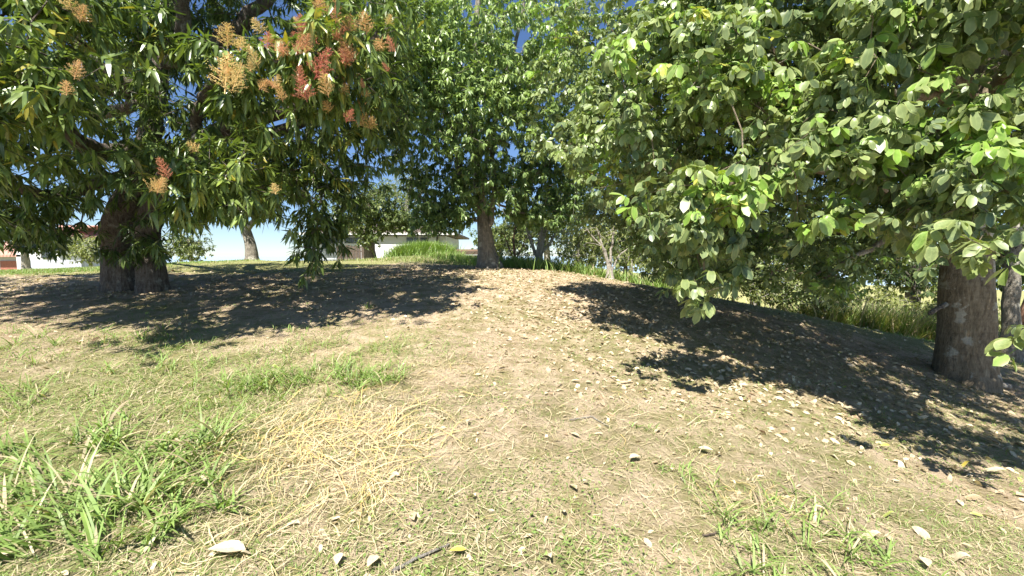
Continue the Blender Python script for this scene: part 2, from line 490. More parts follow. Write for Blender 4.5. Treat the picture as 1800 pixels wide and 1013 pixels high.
def place_leaf(name, protos, p, Mx, s, tone, parent=None, origin=None):
    k = int(rng.integers(0, 3))
    best = min((q for q in protos if q[0] == k), key=lambda q: abs(q[1] - tone))
    o = bpy.data.objects.new(name, best[2]); COL.objects.link(o)
    M4 = Matrix([[*(Mx[i] * s), (p - (origin if origin is not None else 0))[i]] for i in range(3)] + [[0, 0, 0, 1]])
    if parent is not None: o.parent = parent
    o.matrix_basis = M4
    return o

# ------------------------------------------------------------------ skeleton
class Skeleton:
    def __init__(s):
        s.pos = np.zeros((60000, 3)); s.par = np.full(60000, -1, int); s.minr = np.zeros(60000)
        s.ok = np.ones(60000, bool); s.n = 0; s.main = 0
    def add(s, p, par, minr=0.0, ok=True):
        i = s.n; s.pos[i] = p; s.par[i] = par; s.minr[i] = minr; s.ok[i] = ok; s.n += 1
        return i
    def polyline(s, pts, rads, start=None, ok_from=0.0, wob=0.02):
        """pts world points; start = node id to hang from. returns ids"""
        pts = [np.array(p, float) for p in pts]
        if start is not None:
            pts = [s.pos[start].copy()] + pts; rads = [rads[0]] + list(rads)
        ids = []; prev = start if start is not None else -1
        n = len(pts); tot = 0
        for i in range(n - 1):
            p0 = pts[max(i - 1, 0)]; p1 = pts[i]; p2 = pts[i + 1]; p3 = pts[min(i + 2, n - 1)]
            L = np.linalg.norm(p2 - p1); k = max(2, int(L / 0.16))
            for j in range(k):
                t = j / k
                if i == 0 and j == 0 and start is not None: continue
                q = 0.5 * (2 * p1 + (p2 - p0) * t + (2 * p0 - 5 * p1 + 4 * p2 - p3) * t * t + (3 * p1 - p0 - 3 * p2 + p3) * t ** 3)
                r = rads[i] * (1 - t) + rads[i + 1] * t
                if not (i == 0 and j == 0): q = q + rng.normal(0, wob, 3) * min(1, r * 8 + .3)
                prev = s.add(q, prev, r, ok=(tot + L * t) >= ok_from); ids.append(prev)
            tot += L
        prev = s.add(pts[-1], prev, rads[-1]); ids.append(prev)
        s.main = s.n
        return ids
    def attach(s, tip, jit=0.1, step=0.3):
        d = np.linalg.norm(s.pos[:s.n] - tip, axis=1) + np.where(s.ok[:s.n], 0, 1e3)
        if s.n > s.main: d[:s.main] += 0.12
        a = int(np.argmin(d)); L = np.linalg.norm(s.pos[a] - tip)
        A = s.pos[a].copy(); k = max(1, int(L / step)); prev = a
        off = rng.normal(0, jit * L, 3); off[2] += 0.06 * L
        pp = s.pos[s.par[a]] if s.par[a] >= 0 else A
        tang = norm(A - pp) if s.par[a] >= 0 else np.zeros(3)
        for j in range(1, k + 1):
            t = j / k
            q = A * (1 - t) + tip * t + (off + tang * 0.25 * L) * math.sin(math.pi * t) * 0.7
            prev = s.add(q, prev)
        return prev
    def radii(s, tipr=0.0035, ex=2.35):
        n = s.n; acc = np.zeros(n); ch = np.zeros(n, int)
        for i in range(n):
            if s.par[i] >= 0: ch[s.par[i]] += 1
        for i in range(n - 1, -1, -1):
            if ch[i] == 0: acc[i] += tipr ** ex
            p = s.par[i]
            if p >= 0: acc[p] += acc[i]
        r = acc ** (1 / ex)
        return np.where(s.minr[:n] > 0, s.minr[:n], np.minimum(r, 0.05))
    def strands(s, r):
        n = s.n; best = np.full(n, -1, int); bw = np.full(n, -1.0)
        for i in range(n):
            p = s.par[i]
            if p >= 0 and r[i] - (0.0 if s.minr[i] > 0 else 1e-4) > bw[p] :
                # a manual limb prefers to continue along itself (next id)
                w = r[i] + (0.5 if i == p + 1 and s.minr[i] > 0 else 0)
                if w > bw[p]: bw[p] = w; best[p] = i
        out = []
        for i in range(n):
            p = s.par[i]
            if p < 0 or best[p] != i:
                ch = [i] if p < 0 else [p, i]
                k = i
                while best[k] >= 0:
                    k = best[k]; ch.append(k)
                out.append(ch)
        return out

def tube_arrays(pts, rad, sides, rough=0.0, seed=0):
    pts = np.asarray(pts); n = len(pts)
    t = np.gradient(pts, axis=0); t = norm(t)
    ref = np.array([1.0, 0.2, 0.0])
    u = np.cross(t, ref); bad = np.linalg.norm(u, axis=1) < 1e-3
    u[bad] = np.cross(t[bad], np.array([0, 1.0, 0])); u = norm(u)
    for i in range(1, n):
        w = u[i - 1] - (u[i - 1] @ t[i]) * t[i]
        u[i] = w / max(np.linalg.norm(w), 1e-9)
    v = np.cross(t, u)
    a = np.arange(sides) / sides * 2 * math.pi
    rr = np.asarray(rad)[:, None] * np.ones(sides)
    if rough > 0:
        arc = np.cumsum(np.r_[0, np.linalg.norm(np.diff(pts, axis=0), axis=1)])
        rr = rr * (1 + rough * (fbm(np.cos(a)[None] * 1.7 + arc[:, None] * 0.5 + seed, np.sin(a)[None] * 1.7 + arc[:, None] * 0.25, 1.6, seed, 4) - 0.5) * 2)
    V = pts[:, None] + rr[..., None] * (np.cos(a)[None, :, None] * u[:, None] + np.sin(a)[None, :, None] * v[:, None])
    idx = np.arange(n * sides).reshape(n, sides); nx = np.roll(idx, -1, 1)
    q = np.stack([idx[:-1], nx[:-1], nx[1:], idx[1:]], -1).reshape(-1, 4)
    return V.reshape(-1, 3), q

def build_wood(sk, root, origin, mat, trunk_chains, big=0.035, twig_name="twigs", tipr=0.0035, flare=None):
    r = sk.radii(tipr)
    ch = sk.strands(r)
    TV = []; TQ = []; off = 0
    nb = 0
    for c in ch:
        pts = sk.pos[c] - origin
        rad = r[c].copy()
        if len(c) > 1: rad[0] = min(rad[0], rad[1] * 1.35) if c[0] in trunk_chains or sk.par[c[0]] >= 0 else rad[0]
        if sk.par[c[0]] < 0:      # trunk
            arc = np.cumsum(np.r_[0, np.linalg.norm(np.diff(pts, axis=0), axis=1)])
            fl = flare or 0.35
            rad = rad * (1 + fl * np.exp(-arc / 0.35))
            # resample finer
            na = np.arange(0, arc[-1], 0.05)
            pts2 = np.stack([np.interp(na, arc, pts[:, k]) for k in range(3)], 1)
            ker = np.ones(9) / 9
            for k in range(3):
                pd = np.pad(pts2[:, k], 4, mode='edge'); pts2[:, k] = np.convolve(pd, ker, 'valid')
            rad2 = np.interp(na, arc, rad)
            big0 = pts2.copy(); 
            pts2[0] = pts2[0]
            pts2 = np.vstack([pts2[:1] - [0, 0, 0.35], pts2]); rad2 = np.r_[rad2[0] * 1.1, rad2]
            V, Q = tube_arrays(pts2, rad2, 26, 0.20, int(abs(origin[0] * 10)) + nb)
            mesh_np("trunk", V, quads=Q, mat=mat, parent=root); nb += 1
            continue
        rm = rad[1] if len(rad) > 1 else rad[0]
        if rm > big and len(c) > 3:
            V, Q = tube_arrays(pts, rad, 10 if rm < 0.1 else 16, 0.12, nb)
            mesh_np("branch", V, quads=Q, mat=mat, parent=root); nb += 1
        else:
            V, Q = tube_arrays(pts, rad, 3 if rm < 0.012 else 5)
            TV.append(V); TQ.append(Q + off); off += len(V)
    if TV:
        o = mesh_np(twig_name, np.concatenate(TV), quads=np.concatenate(TQ), mat=mat, parent=root)
        tag(o, kind='stuff')

def blob_tips(blobs, reject=None, clump=9, csize=0.28):
    out = []; outd = []
    for b in blobs:
        if b[0] == 'w': c = np.array(b[1:4], float); rad = np.array(b[4:7], float); n = int(b[7]); sh = b[8] if len(b) > 8 else 0.6
        else: c = P(b[0], b[1], b[2]); rad = np.array(b[3:6], float); n = int(b[6]); sh = b[7] if len(b) > 7 else 0.35
        ns = max(1, n // clump)
        v = norm(rng.normal(size=(ns, 3))); v[:, 2] *= 0.9
        rr = (sh ** 3 + (1 - sh ** 3) * rng.random(ns)) ** (1 / 3)
        sc = v * rr[:, None] * rad
        k = rng.integers(0, ns, n)
        q = sc[k] + rng.normal(size=(n, 3)) * csize * np.array([1, 1, 0.75])
        p = c + q
        out.append(p); outd.append(norm(q / rad ** 2 * rad.mean() ** 2))
    p = np.concatenate(out); d = np.concatenate(outd)
    if reject is not None:
        k = ~reject(p); p = p[k]; d = d[k]
    return p, d

def rect_reject(rects, extra=None, keep=1.0):
    def f(p):
        x, y, z = proj(p)
        bad = np.zeros(len(p), bool)
        for r in rects:
            inside = (x > r[0]) & (x < r[2]) & (y > r[1]) & (y < r[3])
            if len(r) > 4: inside &= (p[:, 1] < r[4])
            if len(r) > 5: inside &= (rng.random(len(p)) < r[5])
            bad |= inside
        bad |= p[:, 2] < terrain_z(p[:, 0], p[:, 1]) + 0.25
        if extra is not None: bad |= extra(p)
        return bad
    return f

def rosettes(kind, tips, dirs, outd, nmin, nmax, size, tone, spread, droop, tone_sd=0.12):
    """leaves radiating from every twig tip"""
    L = Leaves()
    n = rng.integers(nmin, nmax + 1, len(tips))
    idx = np.repeat(np.arange(len(tips)), n); N = len(idx)
    k = np.concatenate([np.arange(a) for a in n])
    D = norm(dirs * 0.8 + outd * 0.35 + rng.normal(0, 0.15, dirs.shape))[idx]
    ref = np.where(np.abs(D[:, 2:3]) > 0.9, np.array([[1.0, 0, 0]]), np.array([[0, 0, 1.0]]))
    A = norm(np.cross(D, ref)); B = np.cross(D, A)
    th = k * 2.39996 + rng.random(N) * 0.7 + (idx * 1.7)
    rad = np.cos(th)[:, None] * A + np.sin(th)[:, None] * B
    f = rng.random(N)
    Ld = rad * (spread * (0.6 + 0.5 * f))[:, None] + D * (0.25 + 0.55 * (1 - f))[:, None] + np.array([0, 0, -1.0]) * (droop * (0.4 + 1.1 * rng.random(N)))[:, None]
    U = np.array([0, 0, 1.0]) * 0.9 + D * 0.35 + rng.normal(0, 0.33, (N, 3)) + rad * 0.15
    Mx = frames(Ld, U)
    pos = tips[idx] - D * (0.09 * rng.random(N))[:, None] + rad * 0.008
    S = size * (0.55 + 0.6 * rng.random(N))
    T = np.clip(tone[idx] + rng.normal(0, tone_sd, N), 0, 0.93)
    return pos, Mx, S, T

def palmate(tips, dirs, outd, nmin, nmax, size, tone, tone_sd=0.07):
    """compound leaves: petioles from the tip, 5 leaflets on each"""
    n = rng.integers(nmin, nmax + 1, len(tips))
    idx = np.repeat(np.arange(len(tips)), n); N = len(idx)
    D = norm(dirs * 0.7 + outd * 0.4 + rng.normal(0, 0.12, dirs.shape))[idx]
    ref = np.where(np.abs(D[:, 2:3]) > 0.9, np.array([[1.0, 0, 0]]), np.array([[0, 0, 1.0]]))
    A = norm(np.cross(D, ref)); B = np.cross(D, A)
    th = rng.random(N) * 6.283
    rad = np.cos(th)[:, None] * A + np.sin(th)[:, None] * B
    pet = norm(rad * 0.9 + D * 0.5 + np.array([0, 0, 0.15]) + rng.normal(0, 0.2, (N, 3)))
    pl = size * (0.5 + 0.7 * rng.random(N))
    base = tips[idx] - D * 0.02
    hub = base + pet * pl[:, None]
    hubn = norm(np.array([0, 0, 1.0]) * 0.9 + pet * 0.25 + SUNDIR * 0.2 + rng.normal(0, 0.42, (N, 3)))
    fwd = norm(pet - (pet * hubn).sum(-1, keepdims=True) * hubn); side = np.cross(hubn, fwd)
    P_, M_, S_, T_ = [], [], [], []
    ln = 5
    szs = size * (0.5 + 0.8 * rng.random(N))
    tl = np.clip(tone[idx] + rng.normal(0, tone_sd, N), 0, 1)
    for q, (ang, sc) in enumerate(zip((-1.75, -0.85, 0.0, 0.85, 1.75), (0.62, 0.88, 1.0, 0.88, 0.62))):
        a = ang + rng.normal(0, 0.12, N)
        Ld = np.cos(a)[:, None] * fwd + np.sin(a)[:, None] * side - hubn * (0.15 + 0.25 * rng.random(N))[:, None] + np.array([0, 0, -0.18])
        Mx = frames(Ld, hubn + rng.normal(0, 0.32, (N, 3)))
        P_.append(hub + norm(Ld) * (0.12 * szs)[:, None]); M_.append(Mx); S_.append(szs * sc * (0.9 + 0.2 * rng.random(N)))
        T_.append(np.clip(tl + rng.normal(0, 0.04, N), 0, 1))
    return (np.concatenate(P_), np.concatenate(M_), np.concatenate(S_), np.concatenate(T_)), (base, hub)

def finish_tree(root, origin, kind, leaves, mat, protos, nparts=300, split_d=7.0, lowkind=None, ymax=620, width_k=0.4):
    Pp, Mm, S, T = leaves
    ctr = Pp + Mm[:, :, 1] * (S * 0.5)[:, None]
    x, y, z = proj(ctr)
    inf = (x > 5) & (x < 1795) & (y > 5) & (y < ymax) & (z > 1)
    # apparent area
    vd = norm(ctr - CAM)
    facing = np.abs((Mm[:, :, 2] * vd).sum(-1))
    app = np.where(inf, S / z * (0.35 + facing), 0)
    order = np.argsort(-app)[:nparts]
    ispart = np.zeros(len(Pp), bool); ispart[order] = True
    for i in order:
        place_leaf("leaf", protos, Pp[i], Mm[i], S[i], T[i], root, origin)
    near = (~ispart) & (Pp[:, 1] < split_d) & (x > -400) & (x < 2200) & (y > -500)
    vis = (x > -60) & (x < 1860) & (y > -60) & (z > 0.3)
    far = (~ispart) & ~near & vis
    off_ = (~ispart) & ~near & ~vis
    tot = 0
    sets = [(near & vis, 4, 3), (near & ~vis, 2, 3), (far, 2, 3), (off_, 2, 2)]
    # join both detail levels into one foliage part
    Vs, Ts, To, Ed = [], [], [], []; off = 0
    for sel, rows, ac in sets:
        idx = np.where(sel)[0]
        if len(idx) == 0: continue
        vi = rng.integers(0, 3, len(idx))
        for k in range(3):
            tv, tt, te = leaf_template(kind, rows, ac, 0.08 + 0.27 * k, 0.35 - 0.1 * k)
            j = idx[vi == k]
            V = np.einsum('nij,vj->nvi', Mm[j], tv) * S[j][:, None, None] + Pp[j][:, None, :] - origin
            nv = len(tv); Vs.append(V.reshape(-1, 3))
            Ts.append((tt[None] + (off + np.arange(len(j)) * nv)[:, None, None]).reshape(-1, 3))
            To.append(np.repeat(T[j], nv)); Ed.append(np.tile(te, len(j))); off += nv * len(j)
    Tt = np.concatenate(Ts)
    o = mesh_np("foliage", np.concatenate(Vs), tris=Tt, mat=mat, parent=root, attrs={"tone": np.concatenate(To), "edge": np.concatenate(Ed)})
    tag(o, kind='stuff')
    print("TREE", root.name, "leaves", len(Pp), "tris", len(Tt))

def attach_all(sk, tips, thin=1):
    """attach all tips, nearest to the limbs first; return tip directions"""
    d = np.full(len(tips), 1e9)
    mp = sk.pos[:sk.n]
    for i in range(0, len(tips), 500):
        d[i:i + 500] = np.linalg.norm(tips[i:i + 500, None] - mp[None], axis=-1).min(1)
    order = np.argsort(d)
    dirs = np.zeros((len(tips), 3))
    for i in order:
        e = sk.attach(tips[i])
        p = sk.par[e]
        dirs[i] = norm(sk.pos[e] - sk.pos[p])
    return dirs

# ------------------------------------------------------------------ LEFT: flowering mango
def left_tree():
    base = P(222, 507, 7.6); base[2] = terrain_z(base[0], base[1])[0]
    o = base.copy()
    root = empty("mango_tree", o, "big dark mango tree with orange and red flower spikes, thick forked trunk on left", "tree")
    sk = Skeleton()
    A = sk.polyline([base, P(214, 450, 7.6), P(208, 405, 7.6), P(228, 350, 7.5), P(260, 270, 7.4), P(275, 150, 7.5), P(300, 20, 7.6), P(320, -160, 7.7), P(330, -330, 7.7)],
                    [0.31, 0.27, 0.26, 0.22, 0.17, 0.13, 0.10, 0.08, 0.05], ok_from=1.0)
    b2 = P(268, 506, 7.45); b2[2] = terrain_z(b2[0], b2[1])[0]
    B = sk.polyline([b2, P(265, 450, 7.45), P(262, 400, 7.4), P(285, 330, 7.3), P(330, 260, 7.0), P(420, 215, 6.5), P(520, 190, 6.0), P(610, 120, 5.8), P(660, 60, 5.8)],
                    [0.21, 0.19, 0.17, 0.14, 0.11, 0.09, 0.065, 0.04, 0.02], ok_from=1.0)
    def at(ids, f): return ids[int(f * (len(ids) - 1))]
    sk.polyline([P(470, 235, 6.8), P(560, 205, 6.9), P(650, 190, 7.2), P(700, 150, 7.4)], [0.09, 0.07, 0.04, 0.02], at(B, .5))
    sk.polyline([P(350, 190, 6.6), P(400, 120, 5.6), P(450, 90, 4.9)], [0.08, 0.05, 0.02], at(B, .45))
    sk.polyline([P(330, 330, 6.2), P(370, 315, 5.2), P(400, 310, 4.7)], [0.05, 0.035, 0.015], at(B, .32))
    sk.polyline([P(470, 330, 6.6), P(540, 350, 6.4), P(570, 400, 6.4)], [0.05, 0.035, 0.015], at(B, .4))
    sk.polyline([P(160, 260, 6.6), P(90, 200, 5.2), P(30, 150, 4.2)], [0.13, 0.09, 0.03], at(A, .3))
    sk.polyline([P(120, 340, 6.7), P(40, 330, 5.8), P(-60, 300, 5.3)], [0.09, 0.06, 0.03], at(A, .28))
    sk.polyline([P(180, 130, 7.0), P(100, 0, 6.6), P(40, -150, 6.4)], [0.12, 0.08, 0.04], at(A, .45))
    sk.polyline([P(310, 100, 6.4), P(330, -40, 5.6), P(340, -260, 5.0)], [0.10, 0.07, 0.04], at(A, .5))
    sk.polyline([P(400, 60, 7.5), P(500, -40, 7.6), P(570, -160, 7.8)], [0.12, 0.08, 0.04], at(A, .5))
    sk.polyline([P(270, 200, 9.0), P(300, 120, 10.5)], [0.12, 0.05], at(A, .45))
    sk.polyline([P(160, 200, 9.0), P(60, 160, 10.5)], [0.10, 0.05], at(A, .42))
    sk.polyline([P(-150, 100, 7.0), P(-350, 0, 7.0)], [0.10, 0.05], at(A, .42))
    blobs = [
        # crown shell and unseen foliage above the frame, partly added for its shade
        ('w', -5.7, 7.2, 5.2, 4.3, 2.9, 2.6, 2100, .7),
        ('w', -5.6, 5.8, 6.6, 3.6, 2.0, 1.2, 900, .3),
        ('w', -3.8, 8.0, 6.6, 2.4, 2.4, 1.8, 500, .3),
        ('w', -9.6, 5.9, 4.3, 2.4, 1.8, 1.8, 560, .4), ('w', -8.2, 5.6, 5.4, 1.6, 1.2, .7, 220, .3), ('w', -6.5, 4.2, 4.6, 2.2, .7, .5, 320, .3), ('w', -3.4, 5.9, 5.1, 1.2, .6, .5, 150, .3),
        # boughs facing the camera
        (40, 40, 3.9, .75, .5, .4, 60), (60, 130, 3.7, .6, .45, .40, 75), (30, 210, 3.8, .5, .4, .3, 48), (-160, 120, 4.2, .8, .6, .9, 110),
        (230, 50, 5.0, .7, .5, .35, 60), (300, 95, 5.2, .45, .4, .3, 45), (130, 20, 4.3, .45, .4, .3, 40),
        (470, 110, 4.9, .65, .45, .35, 85), (560, 130, 5.0, .5, .45, .4, 75), (620, 60, 5.6, .6, .5, .55, 90), (500, 175, 5.2, .65, .4, .28, 60),
        (640, 160, 5.9, .55, .5, .5, 80), (540, 90, 4.7, .7, .35, .3, 60), (430, 210, 5.2, .5, .35, .25, 45), (680, 100, 6.3, .45, .5, .6, 70), (660, 250, 7.0, .5, .5, .6, 80),
        (370, 320, 4.8, .62, .4, .28, 85), (300, 300, 5.0, .4, .35, .25, 40), (440, 345, 5.1, .4, .3, .22, 40), (260, 245, 5.6, .5, .4, .3, 40),
        (60, 290, 4.9, .8, .5, .3, 80), (20, 370, 6.0, .9, .6, .45, 120), (110, 385, 6.6, .6, .5, .3, 80), (-120, 350, 6.0, 1.0, .8, .5, 110),
        (450, 290, 6.5, 1.2, .7, .55, 190), (570, 280, 6.5, .8, .6, .6, 150), (560, 390, 6.3, .36, .3, .5, 70), (600, 350, 6.6, .35, .3, .5, 50), (545, 440, 6.2, .22, .2, .2, 24), (597, 430, 6.3, .12, .12, .22, 12),
        (390, 380, 6.2, .55, .4, .2, 40), (250, 440, 7.15, .42, .3, .32, 55), (215, 455, 7.1, .28, .2, .22, 18), (160, 330, 6.9, .6, .6, .4, 70),
        (60, 420, 7.5, .9, .6, .25, 60), (470, 250, 8.2, 1.5, 1.0, .9, 200), (150, 180, 6.9, 1.9, .8, 1.1, 330), (310, 60, 7.6, 1.2, .5, .8, 220), (320, 380, 7.4, .35, .4, .3, 30),
    ]
    rej = rect_reject([(300, -20, 545, 60, 6.5), (175, 130, 370, 235, 6.2), (365, 385, 505, 470), (300, 405, 370, 480), (165, 455, 300, 520, 7.3), (115, 405, 168, 470),
                       (610, 395, 860, 480), (0, 445, 165, 520), (470, 200, 560, 240, 20, .75), (425, 380, 455, 480), (730, 60, 860, 480), (700, 330, 730, 480), (180, 385, 225, 440, 7.3, .6),
                       (90, 235, 250, 262, 6.6, .8)])
    tips, outd = blob_tips(blobs, rej, clump=8, csize=0.20)
    dirs = attach_all(sk, tips)
    build_wood(sk, root, o, M['bark_mango'], (), big=0.04, flare=0.14)
    x, y, z = proj(tips)
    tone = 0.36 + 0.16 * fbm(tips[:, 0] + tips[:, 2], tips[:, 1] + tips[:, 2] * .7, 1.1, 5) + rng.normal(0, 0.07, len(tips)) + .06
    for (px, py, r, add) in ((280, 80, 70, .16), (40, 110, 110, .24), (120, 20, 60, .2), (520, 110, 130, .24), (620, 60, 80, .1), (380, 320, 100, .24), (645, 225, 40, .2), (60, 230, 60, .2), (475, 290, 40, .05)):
        tone += add * np.exp(-((x - px) ** 2 + (y - py) ** 2) / r ** 2) * (tips[:, 1] < 6.6)  # front boughs: sunlight put into the leaf colour as a paler tone
    yel = rng.random(len(tips)) < 0.012
    tone[yel] = 0.93
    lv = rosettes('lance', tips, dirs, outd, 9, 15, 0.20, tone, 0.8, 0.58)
    pr = leaf_protos("leaf", 'lance', M['mango_leaf'])
    finish_tree(root, o, 'lance', lv, M['mango_leaf'], pr, 300, 5.6)
    # flower panicles
    def panicle_mesh(tone0, seed, dens):
        r = np.random.default_rng(seed)
        V = []; Tn = []; T = []
        def blobq(c, s, tn):
            n0 = len(V)
            a = norm(r.normal(size=(1, 3)))[0]; b = norm(np.cross(a, r.normal(size=3)))
            c2 = np.cross(a, b)
            for q in (a, b, c2, -(a + b + c2) * 0.7): V.append(c + q * s); Tn.append(tn)
            for t in ((0, 1, 2), (0, 3, 1), (1, 3, 2), (2, 3, 0)): T.append([n0 + k for k in t])
        def stick(a, b, w, tn):
            n0 = len(V); d = norm(b - a); s_ = norm(np.cross(d, [0.3, 0.9, 0.1])); s2 = np.cross(d, s_)
            for e in (a, b):
                for k in range(3):
                    an = k * 2.094; V.append(e + (math.cos(an) * s_ + math.sin(an) * s2) * w); Tn.append(tn)
            for k in range(3):
                k2 = (k + 1) % 3; T.append([n0 + k, n0 + k2, n0 + 3 + k2]); T.append([n0 + k, n0 + 3 + k2, n0 + 3 + k])
        stick(np.zeros(3), np.array([0, 0, 0.97]), 0.012, tone0 - 0.2)
        for i in range(dens):
            t = 0.08 + 0.9 * i / dens; Ln = (0.38 * (1 - t) ** 0.7 + 0.04) * (0.7 + .6 * r.random())
            a = i * 2.4; d = np.array([math.cos(a), math.sin(a), 0.45 + 0.2 * r.random()]); d = norm(d)
            s0 = np.array([0, 0, t]); e = s0 + d * Ln
            stick(s0, e, 0.006, tone0 - 0.1)
            for k in range(int(5 + 22 * Ln / 0.3)):
                f = 0.25 + 0.8 * r.random()
                blobq(s0 + d * Ln * f + r.normal(0, 0.03, 3), 0.007 + 0.010 * r.random(), np.clip(tone0 + r.normal(0, 0.1), 0, 1))
        me = bpy.data.meshes.new("flower_spike")
        me.from_pydata([tuple(map(float, v)) for v in V], [], T)
        at_ = me.attributes.new("tone", 'FLOAT', 'POINT'); at_.data.foreach_set("value", np.array(Tn, np.float32))
        me.materials.append(M['flower'])
        return me
    meshes = {}
    for j, tn in enumerate((0.2, 0.38, 0.55, 0.74, 0.92)):
        for s in range(2): meshes[(j, s)] = panicle_mesh(tn, j * 7 + s, 36)
    fl = [(395, 165, 4.6, 4, 80), (400, 85, 4.7, 4, 42), (418, 88, 4.7, 4, 28), (470, 85, 4.7, 1, 34), (500, 92, 4.7, 2, 32), (520, 98, 4.7, 1, 40), (535, 95, 4.7, 2, 36), (552, 140, 4.7, 0, 62),
          (578, 172, 4.7, 3, 40), (540, 180, 4.7, 0, 38), (528, 150, 4.7, 1, 34), (484, 155, 4.7, 2, 20), (455, 120, 4.7, 4, 38), (440, 125, 4.7, 4, 26), (455, 158, 4.7, 3, 24), (612, 108, 5.0, 1, 44), (602, 112, 5.0, 1, 36), (622, 108, 5.0, 2, 36),
          (590, 42, 5.0, 2, 40), (612, 60, 5.0, 2, 34), (560, 78, 5.0, 1, 52), (584, 70, 5.0, 1, 34), (695, 92, 5.6, 1, 32), (672, 85, 5.6, 3, 34), (645, 62, 5.4, 3, 36), (648, 226, 5.9, 3, 34), (628, 224, 5.9, 3, 30),
          (130, 140, 3.55, 3, 42), (117, 168, 3.55, 3, 30), (297, 316, 4.5, 1, 40), (262, 338, 4.6, 4, 38), (276, 340, 4.6, 3, 30), (350, 268, 4.9, 4, 24), (485, 342, 4.8, 4, 24), (128, 22, 3.9, 4, 40), (140, 40, 3.9, 3, 32),
          (612, 145, 5.6, 0, 40), (600, 165, 5.6, 1, 30), (575, 25, 5.3, 3, 30), (395, 130, 4.6, 3, 30), (408, 160, 4.6, 4, 50), (640, 190, 5.8, 3, 26), (560, 25, 5.4, 2, 30)]
    fl += [(430 + 270 * rng.random(), 30 + 190 * rng.random(), 4.9 + .6 * rng.random(), int(rng.integers(0, 5)), 18 + 14 * rng.random()) for _ in range(16)]
    for k, (px, py, d, c, h) in enumerate(fl):
        d -= .5; h *= 0.98
        p = P(px, py, d)
        f = bpy.data.objects.new("flower_spike", meshes[(c, k % 2)]); COL.objects.link(f); f.parent = root
        f.location = p - o
        s = h / F * d
        q = .8 + .6 * rng.random(); f.scale = (s * q, s * q, s)
        f.rotation_euler = (rng.normal(0, .4), rng.normal(0, .4), rng.random() * 6)
left_tree()

